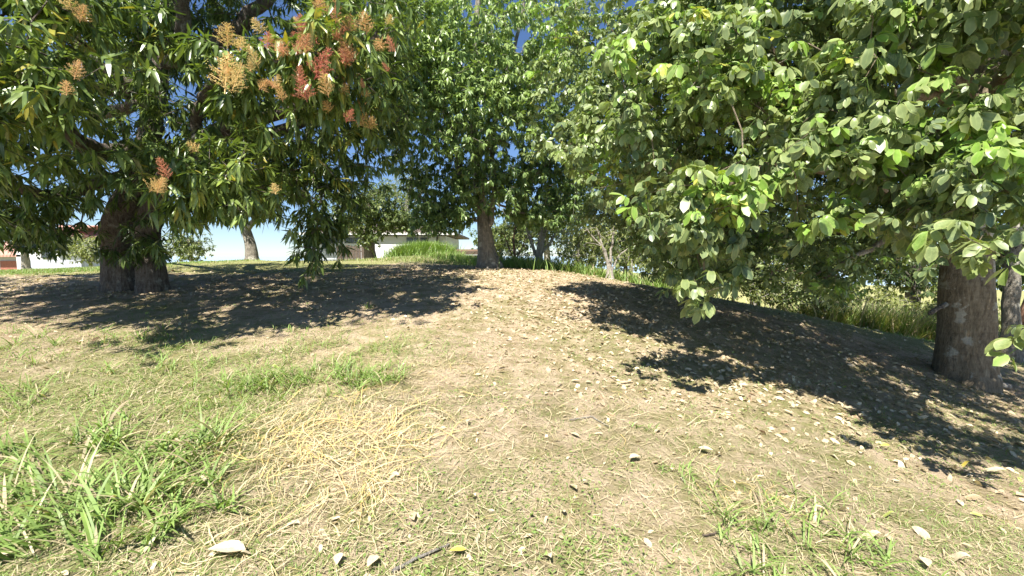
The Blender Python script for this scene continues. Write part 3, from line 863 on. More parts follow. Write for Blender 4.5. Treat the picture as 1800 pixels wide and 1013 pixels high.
# ------------------------------------------------------------------ CENTRE tree
def centre_tree():
    base = P(860, 473, 11.0); base[2] = terrain_z(base[0], base[1])[0]
    o = base.copy()
    root = empty("broadleaf_tree", o, "tall bright green tree with grey forked trunk in the middle of the photo", "tree")
    sk = Skeleton()
    A = sk.polyline([base, P(855, 440, 11), P(851, 405, 11), P(846, 370, 11), P(838, 300, 11), P(832, 200, 11), P(836, 80, 11), P(845, -60, 11.2), P(850, -230, 11.3)],
                    [0.27, 0.21, 0.18, 0.14, 0.12, 0.10, 0.08, 0.06, 0.03], ok_from=1.6, wob=.015)
    def at(ids, f): return ids[int(f * (len(ids) - 1))]
    B = sk.polyline([P(862, 395, 10.9), P(868, 340, 10.9), P(866, 250, 10.8), P(885, 150, 10.7), P(915, 40, 10.8), P(935, -100, 11)], [0.08, 0.065, 0.06, 0.05, 0.04, 0.025], at(A, .12))
    C = sk.polyline([P(815, 330, 10.8), P(800, 250, 10.6), P(770, 160, 10.3), P(735, 60, 10.2), P(700, -80, 10.3)], [0.10, 0.09, 0.07, 0.05, 0.03], at(A, .13))
    sk.polyline([P(850, 330, 10.7), P(858, 240, 10.4), P(862, 130, 10.2), P(866, 30, 10)], [0.05, 0.045, 0.035, 0.02], at(A, .12))
    sk.polyline([P(900, 350, 11), P(950, 300, 11.2), P(1000, 240, 11.4)], [0.06, 0.045, 0.02], at(B, .15))
    sk.polyline([P(780, 370, 10.7), P(740, 350, 10.4), P(715, 330, 10.3)], [0.04, 0.03, 0.015], at(A, .12))
    sk.polyline([P(940, 380, 11), P(975, 370, 11)], [0.03, 0.015], at(B, .1))
    sk.polyline([P(720, 200, 9.8), P(670, 160, 9.6)], [0.04, 0.02], at(C, .5))
    sk.polyline([P(830, 150, 12.5), P(860, 60, 13)], [0.06, 0.03], at(A, .4))
    blobs = [('w', -0.6, 11.3, 9.0, 3.6, 2.8, 2.6, 900, .3), (800, 100, 12.8, 2.8, 1.0, 1.6, 420), (700, 180, 11.5, 1.6, 1.0, 1.4, 260), (900, 100, 9.9, 1.5, .8, 1.0, 200), (760, 50, 9.5, 1.5, .8, .8, 220), (860, 320, 12.2, 1.8, .8, .7, 200),
             (850, 60, 10.6, 2.6, 1.6, 1.3, 560), (800, 180, 9.4, 1.4, .6, .9, 240), (720, 120, 9.2, 1.1, .6, .9, 170), (930, 200, 9.8, 1.0, .6, .9, 150), (980, 110, 10.4, .9, .8, .9, 130), (1000, 320, 12, 1.0, .8, .7, 150), (760, 130, 9.8, 1.4, 1.0, 1.0, 260), (700, 40, 9.8, 1.3, 1.0, .9, 220), (900, 130, 10.3, 1.2, 1.0, .9, 180), (690, 200, 9.7, .9, .8, .8, 150),
             (840, 200, 9.7, 1.2, .8, .8, 200), (780, 250, 9.6, 1.0, .7, .7, 160), (940, 240, 10.8, 1.1, 1.0, .8, 170), (880, 270, 11.8, 1.8, 1.0, .9, 150), (960, 320, 11.2, 1.1, .9, .7, 200),
             (760, 330, 10.4, .8, .7, .55, 150), (860, 310, 10.1, 1.0, .4, .4, 150), (820, 355, 10.2, .7, .4, .25, 90), (905, 350, 10.2, .7, .4, .3, 110), (960, 395, 10.8, .6, .5, .25, 90), (790, 375, 10.4, .7, .6, .35, 120), (745, 385, 10.4, .6, .5, .25, 110), (800, 398, 10.3, .35, .4, .15, 50), (730, 300, 10.4, .5, .6, .5, 70), (920, 370, 11.1, .9, .7, .4, 130), (985, 370, 11.3, .5, .6, .35, 60),
             (840, 150, 12.8, 2.6, 1.2, 1.8, 300), (620, 30, 10.5, 1.0, 1.0, .8, 120), (1000, 180, 11, .8, .8, 1.0, 90), (980, 40, 11, 1.0, 1.0, 1.0, 110)]
    rej = rect_reject([(825, 385, 905, 480), (900, 45, 925, 90), (905, 50, 960, 80, 20, .7), (700, 412, 860, 480), (895, 400, 1000, 480), (640, 300, 705, 480), (836, 330, 880, 390, 11, .5), (925, 25, 975, 60, 20, .6), (780, 408, 835, 480), (680, 330, 720, 420)])
    tips, outd = blob_tips(blobs, rej, clump=7, csize=0.24)
    dirs = attach_all(sk, tips)
    build_wood(sk, root, o, M['bark_centre'], (), big=0.038, flare=0.35)
    x, y, z = proj(tips)
    tone = 0.38 + 0.25 * fbm(tips[:, 0], tips[:, 2], 1.2, 9) + 0.28 * smooth(330, 150, y) + rng.normal(0, 0.06, len(tips))  # upper crown painted paler, standing in for sun on the top
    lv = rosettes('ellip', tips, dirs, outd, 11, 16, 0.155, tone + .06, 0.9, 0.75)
    pr = leaf_protos("leaf", 'drop', M['centre_leaf'])
    finish_tree(root, o, 'drop', lv, M['centre_leaf'], pr, 300, 8.0)
centre_tree()

# ------------------------------------------------------------------ RIGHT tree
def right_tree():
    base = P(1698, 668, 6.0); base[2] = terrain_z(base[0], base[1])[0]
    o = base.copy()
    root = empty("broadleaf_tree", o, "wide spreading tree on right with rounded pale green leaves and thick mottled trunk", "tree")
    sk = Skeleton()
    A = sk.polyline([base, P(1700, 600, 6.0), P(1702, 530, 6.0), P(1706, 440, 6.0), P(1712, 360, 6.0), P(1725, 260, 6.0), P(1740, 160, 6.0), P(1750, 60, 6.1), P(1765, -80, 6.2), P(1770, -260, 6.3)],
                    [0.285, 0.275, 0.27, 0.26, 0.255, 0.25, 0.23, 0.20, 0.14, 0.08], ok_from=1.5)
    def at(ids, f): return ids[int(f * (len(ids) - 1))]
    B = sk.polyline([P(1650, 385, 5.7), P(1590, 350, 5.2), P(1500, 310, 4.7), P(1400, 290, 4.4), P(1330, 300, 4.1), P(1270, 330, 3.9)], [0.15, 0.12, 0.09, 0.065, 0.04, 0.02], at(A, .26))
    C = sk.polyline([P(1640, 290, 6.1), P(1540, 250, 6.3), P(1440, 210, 6.4), P(1390, 150, 6.2), P(1335, 70, 5.8), P(1300, 10, 5.4)], [0.15, 0.13, 0.11, 0.09, 0.07, 0.04], at(A, .33))
    sk.polyline([P(1340, 200, 6.6), P(1240, 210, 6.7), P(1130, 200, 6.6), P(1020, 190, 6.5)], [0.075, 0.06, 0.04, 0.02], at(C, .5))
    sk.polyline([P(1220, 150, 5.6), P(1150, 100, 5.8), P(1080, 60, 6.0)], [0.045, 0.035, 0.02], at(C, .75))
    D = sk.polyline([P(1700, 200, 5.2), P(1660, 130, 4.3), P(1620, 90, 3.5)], [0.13, 0.09, 0.03], at(A, .45))
    sk.polyline([P(1600, 170, 4.4), P(1530, 160, 3.8)], [0.05, 0.02], at(D, .5))
    sk.polyline([P(1790, 110, 5.2), P(1830, 60, 4.2), P(1800, 20, 3.3)], [0.12, 0.08, 0.03], at(A, .5))
    sk.polyline([P(1780, 330, 5.0), P(1800, 350, 3.8), P(1770, 380, 3.0)], [0.08, 0.05, 0.015], at(A, .33))
    sk.polyline([P(1560, 100, 6.6), P(1450, 20, 6.7), P(1350, -80, 6.6)], [0.12, 0.09, 0.05], at(A, .5))
    sk.polyline([P(1600, -50, 6.0), P(1450, -200, 5.4), P(1300, -300, 5.2)], [0.11, 0.08, 0.05], at(A, .65))
    sk.polyline([P(1600, 380, 6.6), P(1480, 400, 7.0), P(1380, 420, 7.4), P(1250, 400, 8)], [0.10, 0.07, 0.05, 0.03], at(A, .26))
    sk.polyline([P(1560, 420, 5.6), P(1500, 450, 5.4), P(1450, 490, 5.3)], [0.04, 0.03, 0.015], at(B, .2))
    sk.polyline([P(1240, 370, 3.9), P(1235, 430, 3.85), P(1238, 480, 3.8)], [0.018, 0.012, 0.008], at(B, .95))
    sk.polyline([P(1900, 200, 6.5), P(2050, 100, 6.5)], [0.1, 0.05], at(A, .4))
    # broken stub on the left of the trunk
    blobs = [('w', 5.4, 5.4, 4.5, 3.8, 2.0, 1.8, 1150, .6), ('w', 4.2, 5.2, 5.6, 2.6, 1.8, 1.2, 420, .3), ('w', 8.0, 5.5, 4.6, 2.4, 2.4, 2.0, 300, .4),
             (1620, 50, 3.4, .7, .4, .38, 34), (1760, 40, 3.2, .5, .4, .45, 30), (1700, 110, 3.3, .4, .3, .25, 12), (1480, 30, 4.2, .7, .5, .4, 48), (1340, 60, 4.6, .7, .5, .5, 60), (1230, 40, 5.0, .7, .6, .5, 80),
             (1120, 60, 5.7, .8, .7, .7, 110), (1010, 110, 6.3, .6, .6, .8, 105), (1010, 230, 6.3, .55, .55, .65, 90), (1090, 170, 5.9, .7, .6, .6, 100), (1180, 160, 5.4, .7, .6, .6, 90), (1080, 280, 6.0, .7, .5, .5, 90), (1140, 330, 6.2, .6, .5, .35, 60),
             (1290, 150, 4.8, .6, .5, .4, 45), (1420, 180, 4.1, .5, .4, .3, 34), (1520, 130, 3.8, .4, .35, .3, 26), (1540, 220, 3.5, .5, .35, .22, 30), (1640, 230, 3.2, .4, .3, .22, 24), (1720, 260, 3.0, .38, .3, .22, 26), (1780, 180, 3.0, .25, .25, .25, 12),
             (1440, 280, 3.8, .55, .4, .22, 34), (1330, 260, 4.3, .5, .4, .25, 34), (1220, 250, 4.9, .6, .5, .4, 56), (1290, 345, 3.7, .26, .25, .12, 20), (1220, 360, 3.7, .3, .25, .18, 20), (1165, 395, 3.8, .16, .15, .1, 8), (1240, 440, 3.8, .15, .13, .22, 12), (1232, 490, 3.8, .12, .10, .10, 8), (1190, 450, 6.5, .6, .4, .3, 60), (1280, 470, 6.0, .6, .4, .25, 60), (1090, 370, 7.0, .7, .5, .3, 70),
             (1590, 320, 3.4, .4, .3, .22, 22), (1680, 330, 3.1, .35, .25, .2, 16), (1470, 400, 3.7, .25, .22, .12, 12), (1520, 370, 3.8, .4, .3, .2, 14), (1740, 350, 2.9, .3, .2, .15, 14), (1790, 400, 2.7, .15, .2, .12, 8), (1620, 400, 3.4, .25, .2, .15, 9),
             (1690, 470, 2.7, .06, .06, .04, 2), (1765, 555, 2.7, .12, .08, .05, 4), (1790, 470, 2.6, .12, .1, .12, 4),
             (1060, 220, 5.0, .55, .4, .3, 44), (1120, 270, 4.9, .4, .4, .25, 34), (1150, 120, 5.0, .6, .4, .4, 50), ('w', 4.0, 2.3, 3.0, .7, .6, .35, 40, .2), ('w', 4.9, 3.0, 3.2, .8, .8, .4, 50, .2), ('w', 3.0, 4.4, 4.6, 1.6, 1.0, .6, 130, .2), ('w', 1.9, 3.95, 3.15, .8, .3, .3, 56, .2), (1270, 250, 6.6, 1.4, .4, .9, 240), (1380, 160, 6.8, 1.2, .4, .9, 160), ('w', 3.6, 3.0, 3.6, 1.2, .45, .3, 90, .2), ('w', 4.9, 3.5, 3.8, 1.0, .6, .3, 100, .2), ('w', 3.5, 1.9, 3.0, .9, .45, .3, 60, .2), ('w', 6.3, 3.2, 3.3, 1.2, .8, .4, 120, .2), ('w', 5.9, 4.2, 3.5, 1.0, .6, .4, 110, .2), ('w', 1.5, 4.4, 3.2, .9, .5, .3, 46, .2), ('w', 3.3, 3.3, 3.5, .7, .5, .3, 34, .2), ('w', 4.7, 4.5, 4.1, 1.2, .8, .4, 90, .2),  # unseen clumps among these added up-sun to shade the slope and trunk
             (1300, 330, 7.0, 1.9, 1.0, .6, 330), (1480, 330, 6.6, 1.5, 1.0, .6, 250), (1220, 400, 8.2, 1.4, .8, .45, 200), (1330, 430, 7.6, 1.2, .8, .35, 160), (1150, 400, 8.6, .7, .7, .4, 90), (1440, 460, 5.4, .45, .4, .28, 45), (1500, 490, 5.5, .4, .35, .25, 28),
             (1580, 430, 6.9, 1.0, .7, .35, 90), (1400, 130, 6.4, 2.1, .8, 1.1, 330), (1200, 200, 6.7, 1.5, .8, 1.0, 280), (1600, 220, 6.6, 1.8, .8, 1.0, 200)]
    def below(p):
        x, y, z = proj(p)
        lim = np.interp(x, [900, 1100, 1180, 1300, 1420, 1500, 1640, 1800], [330, 445, 525, 515, 540, 550, 565, 600])
        return (y > lim) & (p[:, 1] > 3.0) & (x < 1850)
    rej = rect_reject([(1360, 0, 1385, 60, 20), (1480, 10, 1560, 22, 20, .6), (1470, 60, 1510, 90, 20, .7), (1345, 50, 1375, 90, 20, .7), (1690, 60, 1790, 160, 5.6, .7), (1655, 430, 1745, 660, 5.9, .8), (1640, 60, 1790, 115, 3.6, .6), (1195, 185, 1335, 300, 5.9, .85), (1325, 85, 1425, 200, 5.9, .8), (1480, 390, 1640, 480, 5.0, .7), (1540, 110, 1600, 180, 3.9, .7), (1130, 100, 1180, 180, 5.6, .6),
                       (870, 290, 1000, 470, 20), (960, 405, 1090, 480, 20), (1500, 470, 1650, 600, 20), (860, 60, 930, 470, 20)], below)
    tips, outd = blob_tips(blobs, rej, clump=6, csize=0.17)
    dirs = attach_all(sk, tips)
    build_wood(sk, root, o, M['bark_right'], (), big=0.035, tipr=0.003, flare=0.30)
    x, y, z = proj(tips)
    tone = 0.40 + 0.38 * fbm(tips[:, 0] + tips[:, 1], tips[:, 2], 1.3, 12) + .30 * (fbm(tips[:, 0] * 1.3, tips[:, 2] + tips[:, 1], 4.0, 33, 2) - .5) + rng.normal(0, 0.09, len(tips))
    tone += 0.12 * smooth(260, 60, y) * smooth(1500, 1200, x)  # sunlit upper left of the crown painted in as a lighter leaf tone
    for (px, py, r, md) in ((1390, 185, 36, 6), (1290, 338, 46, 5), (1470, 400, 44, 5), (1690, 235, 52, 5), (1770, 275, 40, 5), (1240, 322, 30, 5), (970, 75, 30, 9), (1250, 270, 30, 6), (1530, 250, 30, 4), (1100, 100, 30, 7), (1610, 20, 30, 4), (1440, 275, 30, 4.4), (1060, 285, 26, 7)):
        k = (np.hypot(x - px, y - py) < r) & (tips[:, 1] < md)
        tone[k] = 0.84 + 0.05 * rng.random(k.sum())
    near = tips[:, 1] < 5.2
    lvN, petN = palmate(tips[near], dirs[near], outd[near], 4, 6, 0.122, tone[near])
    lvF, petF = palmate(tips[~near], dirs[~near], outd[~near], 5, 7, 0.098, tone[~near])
    # a few yellowed leaves
    lv = tuple(np.concatenate([a, b]) for a, b in zip(lvN, lvF))
    T = lv[3]; yl = rng.random(len(T)) < 0.003; T[yl] = 1.0
    # petioles
    a = petN[0] - o; b = petN[1] - o
    d = norm(b - a); s1 = norm(np.cross(d, [0.2, 0.3, 1.0])) * 0.0022; s2 = np.cross(d, s1 / 0.0022) * 0.0022
    ring = [a + s1, a - s1 * .5 + s2 * .86, a - s1 * .5 - s2 * .86, b + s1, b - s1 * .5 + s2 * .86, b - s1 * .5 - s2 * .86]
    V = np.stack(ring, 1).reshape(-1, 3)
    q = np.array([[0, 1, 4, 3], [1, 2, 5, 4], [2, 0, 3, 5]])
    Q = (q[None] + (np.arange(len(a)) * 6)[:, None, None]).reshape(-1, 4)
    tag(mesh_np("leaf_stalks", V, quads=Q, mat=M['right_leaf'], parent=root, attrs={"tone": np.full(len(V), .8), "edge": np.full(len(V), .5)}), kind='stuff')
    pr = leaf_protos("leaf", 'obov', M['right_leaf'], tones=(0.2, 0.35, 0.5, 0.65, 0.8, 0.9, 1.0))
    finish_tree(root, o, 'obov', lv, M['right_leaf'], pr, 300, 4.8)
    # pale painted/lichen patch on the trunk and broken stub
    V, Q = tube_arrays(np.array([P(1662, 535, 5.9), P(1650, 541, 5.85), P(1636, 550, 5.8), P(1632, 553, 5.8)]) - o, [0.035, 0.028, 0.03, 0.012], 8, 0.15)
    st = mesh_np("broken_stub", V, quads=Q, mat=M['bark_mango'], parent=root)
right_tree()

# ------------------------------------------------------------------ background trees and bushes
def simple_tree(name, label, cat, px, py, d, limbs, blobs, trunk_r, leaf=0.12, tone=0.45, mat='far_leaf', bark='bark_pale', nl=(6, 9), group=None, kind='ellip', csize=.25, droop=.3, big=0.03, tsd=.1):
    base = P(px, py, d); base[2] = terrain_z(base[0], base[1])[0] - 0.02
    root = empty(name, base, label, cat, group)
    sk = Skeleton(); first = None
    for i, (pts, rads, frm) in enumerate(limbs):
        w = [P(*q) for q in pts]
        if i == 0: first = sk.polyline([base] + w, [trunk_r] + rads, ok_from=0.5, wob=.02)
        else: sk.polyline(w, rads, first[int(frm * (len(first) - 1))], wob=.02)
    if blobs:
        rej = rect_reject([])
        tips, outd = blob_tips(blobs, rej, clump=6, csize=csize)
        dirs = attach_all(sk, tips)
        n = len(tips)
        leaf = leaf * 1.15
        tn = np.clip(tone + 0.25 * (fbm(tips[:, 0], tips[:, 2], 1.2, 4) - .5) + rng.normal(0, tsd * .5, n), 0, 1)
        Pp, Mm, S, T = rosettes(kind, tips, dirs, outd, nl[0], nl[1], leaf, tn, 0.9, droop, tsd)
        if leaf > 0: leaves_mesh_far(Pp, Mm, S, T, M[mat], root, base, kind)
    build_wood(sk, root, base, M[bark], (), big=big, tipr=0.004, flare=0.3)
    return root

def leaves_mesh_far(Pp, Mm, S, T, mat, root, origin, kind):
    o = leaves_mesh("foliage", kind, Pp, Mm, S, T, mat, root, origin, rows=2, across=3 if float(np.mean(Pp[:, 1])) < 12 else 2, variants=2)
    tag(o, kind='stuff')

# tree behind the mango on the crest
simple_tree("small_tree", "small tree with crooked brown trunk on the crest behind the mango", "tree", 442, 455, 14,
            [([(436, 425, 14), (428, 395, 14), (420, 360, 14), (430, 300, 14)], [.15, .14, .10, .05], 0), ([(455, 380, 14), (475, 350, 14), (500, 320, 14)], [.09, .06, .03], .35), ([(395, 370, 14), (370, 350, 14)], [.07, .03], .4)],
            [(430, 320, 14, 2.0, 1.5, .8, 260), (380, 360, 14, .8, .8, .4, 70), (490, 340, 14, .8, .8, .5, 90)], .17, leaf=.16, tone=.35, bark='bark_centre')
# round dense tree by the white wall
simple_tree("round_tree", "round dense olive green tree with dark trunk before the white wall", "tree", 653, 452, 22,
            [([(651, 440, 22), (648, 420, 22), (650, 380, 22), (650, 350, 22)], [.26, .24, .15, .08], 0), ([(620, 400, 22), (600, 390, 22)], [.1, .04], .4), ([(680, 400, 22), (705, 390, 22)], [.1, .04], .4)],
            [(650, 360, 22, 1.9, 1.8, 1.2, 900, .3), (615, 392, 21.5, .9, .9, .5, 260), (690, 385, 21.6, .9, .9, .5, 330), (725, 388, 21.8, .7, .7, .35, 200), (645, 412, 21.2, .7, .6, .25, 110)], .34, leaf=.17, tone=.62, bark='bark_mango', csize=.3, nl=(6, 10))
simple_tree("wispy_tree", "tall pale feathery tree rising behind the brown tiled house", "tree", 712, 440, 44,
            [([(712, 400, 44), (715, 360, 44), (722, 320, 44), (725, 285, 44)], [.3, .22, .14, .06], 0), ([(735, 350, 44), (750, 320, 44)], [.1, .05], .5), ([(700, 350, 44), (690, 325, 44)], [.1, .05], .5)],
            [(720, 330, 44, 2.3, 2, 2.2, 700, .2), (700, 375, 44, 1.6, 1.4, .9, 260)], .4, leaf=.22, tone=.75, csize=.4, nl=(4, 7), kind='lance')
simple_tree("garden_bush", "small olive bush between the mango trunk and the crooked tree", "bush", 335, 456, 17,
            [([(335, 445, 17), (335, 430, 17)], [.05, .03], 0)], [(330, 436, 17, .9, .6, .38, 260), (318, 425, 17, .4, .4, .3, 100)], .06, leaf=.12, tone=.7)
simple_tree("garden_bush", "pale green bush right beside the left house, left of the mango trunk", "bush", 160, 466, 20,
            [([(158, 450, 20), (160, 430, 20)], [.05, .03], 0)], [(160, 440, 20, .7, .6, .6, 260)], .06, leaf=.13, tone=.8)
simple_tree("garden_tree", "dark dense tree standing in front of the left house", "tree", 45, 466, 24,
            [([(45, 440, 24), (45, 415, 24)], [.14, .08], 0)], [(100, 425, 24, 1.1, .8, .5, 220), (35, 405, 24, 1.9, 1.2, .8, 450), (70, 425, 24, 1.0, .8, .6, 250)], .2, leaf=.16, tone=.25)
# bare and pale trees beyond the crest, right of the centre trunk
def bare(name, label, px, py, d, fans, tr, bark='bark_pale', leafb=None, tone=.5):
    limbs = [fans[0]] + fans[1:]
    return simple_tree(name, label, "tree", px, py, d, limbs, leafb, tr, leaf=.09, tone=tone, bark=bark, nl=(1, 3), csize=.2, big=.02)
bare("bare_tree", "pale bare trunked tree just right of the centre tree", 948, 478, 13.5,
     [([(948, 450, 13.5), (952, 420, 13.5), (950, 395, 13.5), (945, 365, 13.5)], [.10, .10, .06, .03], 0), ([(935, 430, 13.5), (925, 400, 13.5), (915, 370, 13.5)], [.05, .035, .015], .25),
      ([(965, 430, 13.5), (980, 405, 13.5), (995, 385, 13.5)], [.05, .03, .015], .3), ([(962, 400, 13.5), (970, 370, 13.5)], [.04, .02], .5)], .13,
     leafb=[(930, 395, 13.5, .7, .4, .5, 90), (975, 400, 13.5, .6, .4, .5, 90), (990, 420, 13.5, .4, .4, .3, 50)], tone=.8)
bare("bare_shrub", "thin leafless shrub of fanning grey stems on the slope edge", 1072, 487, 10.6,
     [([(1071, 470, 10.6), (1068, 460, 10.6), (1058, 430, 10.6), (1048, 395, 10.6)], [.06, .035, .025, .012], 0), ([(1074, 440, 10.6), (1078, 410, 10.6), (1080, 385, 10.6)], [.03, .022, .01], .25),
      ([(1062, 440, 10.6), (1045, 420, 10.6), (1030, 400, 10.6)], [.025, .016, .008], .35), ([(1085, 455, 10.6), (1100, 440, 10.6), (1112, 430, 10.6)], [.02, .014, .006], .15)], .09,
     leafb=[(1055, 415, 10.6, .4, .25, .4, 60), (1085, 405, 10.6, .3, .25, .35, 40)], tone=.85)
bare("bare_tree", "slim bare sapling with reddish twigs beside the bright bush", 905, 478, 14,
     [([(905, 450, 14), (902, 420, 14), (908, 395, 14)], [.04, .03, .015], 0), ([(892, 430, 14), (885, 410, 14)], [.02, .01], .35), ([(920, 430, 14), (928, 410, 14)], [.02, .01], .35)], .05,
     leafb=[(905, 415, 14, .6, .4, .4, 90)], tone=.7, bark='bark_red')
simple_tree("bright_bush", "tall yellow green bush in sun beyond the pale bare tree", "bush", 1015, 478, 16,
            [([(1015, 450, 16), (1018, 420, 16)], [.06, .03], 0)], [(1015, 430, 16, .75, .7, .75, 260), (1035, 410, 16.3, .6, .6, .6, 140), (1040, 455, 15.5, .9, .6, .35, 140)], .08, leaf=.13, tone=.85)
simple_tree("bright_bush", "low yellowish bush right of the fanning bare shrub", "bush", 1110, 492, 14,
            [([(1110, 470, 14), (1110, 455, 14)], [.04, .02], 0)], [(1110, 465, 14, .7, .6, .4, 150)], .05, leaf=.11, tone=.85)
simple_tree("scrub_bush", "grey green scrub bush behind the centre trunk foot", "bush", 905, 475, 15.5,
            [([(905, 460, 15.5), (905, 450, 15.5)], [.04, .02], 0)], [(905, 455, 15.5, .9, .6, .4, 150)], .05, leaf=.11, tone=.4)
simple_tree("backdrop_tree", "olive tree filling the gap behind the pale bare tree", "tree", 965, 470, 24,
            [([(960, 430, 24), (960, 390, 24)], [.15, .08], 0)], [(950, 385, 24, 2.2, 1.6, 1.3, 700, .3), (1010, 360, 25, 1.6, 1.4, 1.3, 500, .3), (900, 415, 24, 1.3, 1.2, .9, 400, .3), (1060, 420, 24, 1.8, 1.2, 1.2, 500, .2)], .22, leaf=.2, tone=.62, csize=.35)
simple_tree("backdrop_tree", "dark tree standing down the slope behind the low yellowish bush", "tree", 1160, 480, 17,
            [([(1160, 440, 17), (1165, 400, 17), (1170, 340, 17)], [.16, .12, .06], 0)], [(1150, 400, 17, 1.6, 1.4, 1.4, 650, .3), (1220, 430, 16.5, 1.3, 1.2, 1.2, 480, .3), (1110, 350, 18, 1.3, 1.2, 1.2, 300, .3)], .2, leaf=.17, tone=.35, bark='bark_mango', csize=.3)
simple_tree("backdrop_tree", "broad shaded tree down the slope in the middle of the right half", "tree", 1330, 500, 14,
            [([(1330, 440, 14), (1330, 400, 14), (1330, 330, 14)], [.14, .1, .05], 0)], [(1250, 230, 15, 2.8, 1.3, 2.0, 650, .2), (1300, 410, 14, 1.6, 1.3, 1.1, 550, .3), (1390, 420, 13.5, 1.4, 1.2, 1.0, 480, .3), (1340, 320, 15, 1.8, 1.4, 1.2, 300, .3)], .18, leaf=.16, tone=.45, csize=.3, bark='bark_mango')
simple_tree("backdrop_tree", "loose dark tree behind the dry tall grass, left of the thick right trunk", "tree", 1610, 560, 13,
            [([(1610, 480, 13), (1600, 430, 13), (1590, 350, 13)], [.1, .08, .05], 0), ([(1560, 440, 12.5), (1520, 440, 12)], [.04, .02], .5), ([(1640, 430, 12.5), (1655, 410, 12)], [.05, .02], .5)],
            [(1570, 400, 13, 1.7, 1.3, .9, 260, .3), (1600, 480, 12.4, .9, .8, .5, 130, .2), (1510, 440, 12.5, .9, .8, .4, 90, .2), (1650, 330, 13.5, 1.8, 1.3, 1.1, 200, .3)], .13, leaf=.14, tone=.3, bark='bark_mango', csize=.28)
simple_tree("backdrop_tree", "tree with slim grey brown trunk just right of the thick right trunk", "tree", 1776, 628, 7.8,
            [([(1775, 590, 7.8), (1776, 560, 7.8), (1778, 500, 7.8), (1785, 420, 7.8), (1800, 300, 8)], [.12, .12, .11, .09, .06], 0), ([(1760, 440, 8.3), (1730, 400, 8.8)], [.05, .03], .6)],
            [(1790, 380, 8.4, 1.6, 1.0, 1.1, 260, .3), (1740, 440, 9.5, 1.0, .8, .5, 120), (1850, 300, 8, 1.8, 1.2, 1.4, 200, .3)], .17, leaf=.14, tone=.35, bark='bark_centre')
simple_tree("backdrop_tree", "dark leaning trunk at the extreme right edge of the photo", "tree", 1808, 632, 7.9,
            [([(1806, 590, 7.9), (1812, 540, 7.9), (1835, 450, 8)], [.13, .11, .07], 0)], [(1850, 430, 8, 1.0, .8, .8, 100, .3)], .15, leaf=.14, tone=.35, bark='bark_red')
for (px, py, d, rx, rz, n, tn, lab) in ((1520, 560, 11.6, .8, .45, 190, .95, "straw coloured scrub beside the hanging leaves on the right"), (1600, 575, 11.8, .8, .45, 190, .9, "yellow green scrub just left of the broken stub"), (1660, 580, 11.0, .6, .4, 120, .75, "leafy green scrub right behind the thick right trunk"), (1190, 500, 11.2, .7, .35, 150, .7, "low tangled olive shrub beside the grass right of the bare shrub"),
                                        (1290, 515, 10.8, .9, .45, 230, .62, "brownish tangled shrub with thin vines above the shaded slope"),
                                        (1380, 530, 10.3, .9, .5, 240, .72, "yellow brown vine covered shrub below the hanging leaves"),
                                        (1330, 470, 12.5, 1.2, .6, 220, .5, "dull green shrub further down behind the vine covered shrubs"),
                                        (1450, 545, 10.2, .7, .4, 170, .55, "leafy green shrub left of the dry tall grass"),
                                        (1445, 480, 13.0, 1.1, .6, 200, .85, "sunlit yellow green shrub far down the slope behind the dry grass"),
                                        (1790, 590, 10.5, .9, .5, 160, .75, "sunny green shrub between the two trunks at the right edge")):
    simple_tree("scrub_bush", lab, "bush", px, py, d, [([(px, py - 12, d), (px + 5, py - 22, d)], [.03, .02], 0)],
                [(px, py - 25, d, rx, .5, rz, int(n * 2.2), .2)], .04, leaf=.09, tone=tn, csize=.16, nl=(5, 8), tsd=.18)

for (px, py, d, rx, rz, n, tn, lab) in ((1250, 470, 21, 2.6, 1.5, 800, .6, "olive tree far down the slope left of the vine covered shrubs"),
                                        (1440, 465, 20, 2.6, 1.5, 800, .8, "sunlit yellow green tree far down the slope behind the dry grass"),
                                        (1600, 470, 19, 2.4, 1.5, 750, .7, "rounded green tree far down the slope left of the thick right trunk"),
                                        (1780, 460, 18, 2.6, 1.8, 800, .65, "green tree far down the slope at the right edge"),
                                        (1100, 440, 27, 2.6, 1.7, 700, .7, "hazy olive tree far behind the fanning bare shrub"),
                                        (880, 440, 30, 1.8, 0.9, 400, .6, "low dull tree far behind the centre trunk")):
    simple_tree("valley_tree", lab, "tree", px, py + 30, d, [([(px, py, d), (px + 5, py - 30, d)], [.12, .08], 0)],
                [(px, py - 15, d, rx, 1.4, rz, n, .4)], .16, leaf=.22, tone=tn, csize=.35, nl=(6, 9), tsd=.15, bark='bark_mango')

# ------------------------------------------------------------------ houses and small structures
def gable_roof(bm, x0, x1, y0, y1, z0, zr, over=0.5, th=0.15):
    """hip roof, ridge along x"""
    x0 -= over; x1 += over; y0 -= over; y1 += over
    w = (y1 - y0) / 2; ym = (y0 + y1) / 2
    vs = [bm.verts.new(v) for v in ((x0, y0, z0), (x1, y0, z0), (x1, y1, z0), (x0, y1, z0), (x0 + w, ym, zr), (x1 - w, ym, zr),
                                    (x0, y0, z0 - th), (x1, y0, z0 - th), (x1, y1, z0 - th), (x0, y1, z0 - th))]
    for f in ((0, 1, 5, 4), (1, 2, 5), (2, 3, 4, 5), (3, 0, 4), (6, 9, 8, 7), (0, 6, 7, 1), (1, 7, 8, 2), (2, 8, 9, 3), (3, 9, 6, 0)):
        bm.faces.new([vs[i] for i in f])

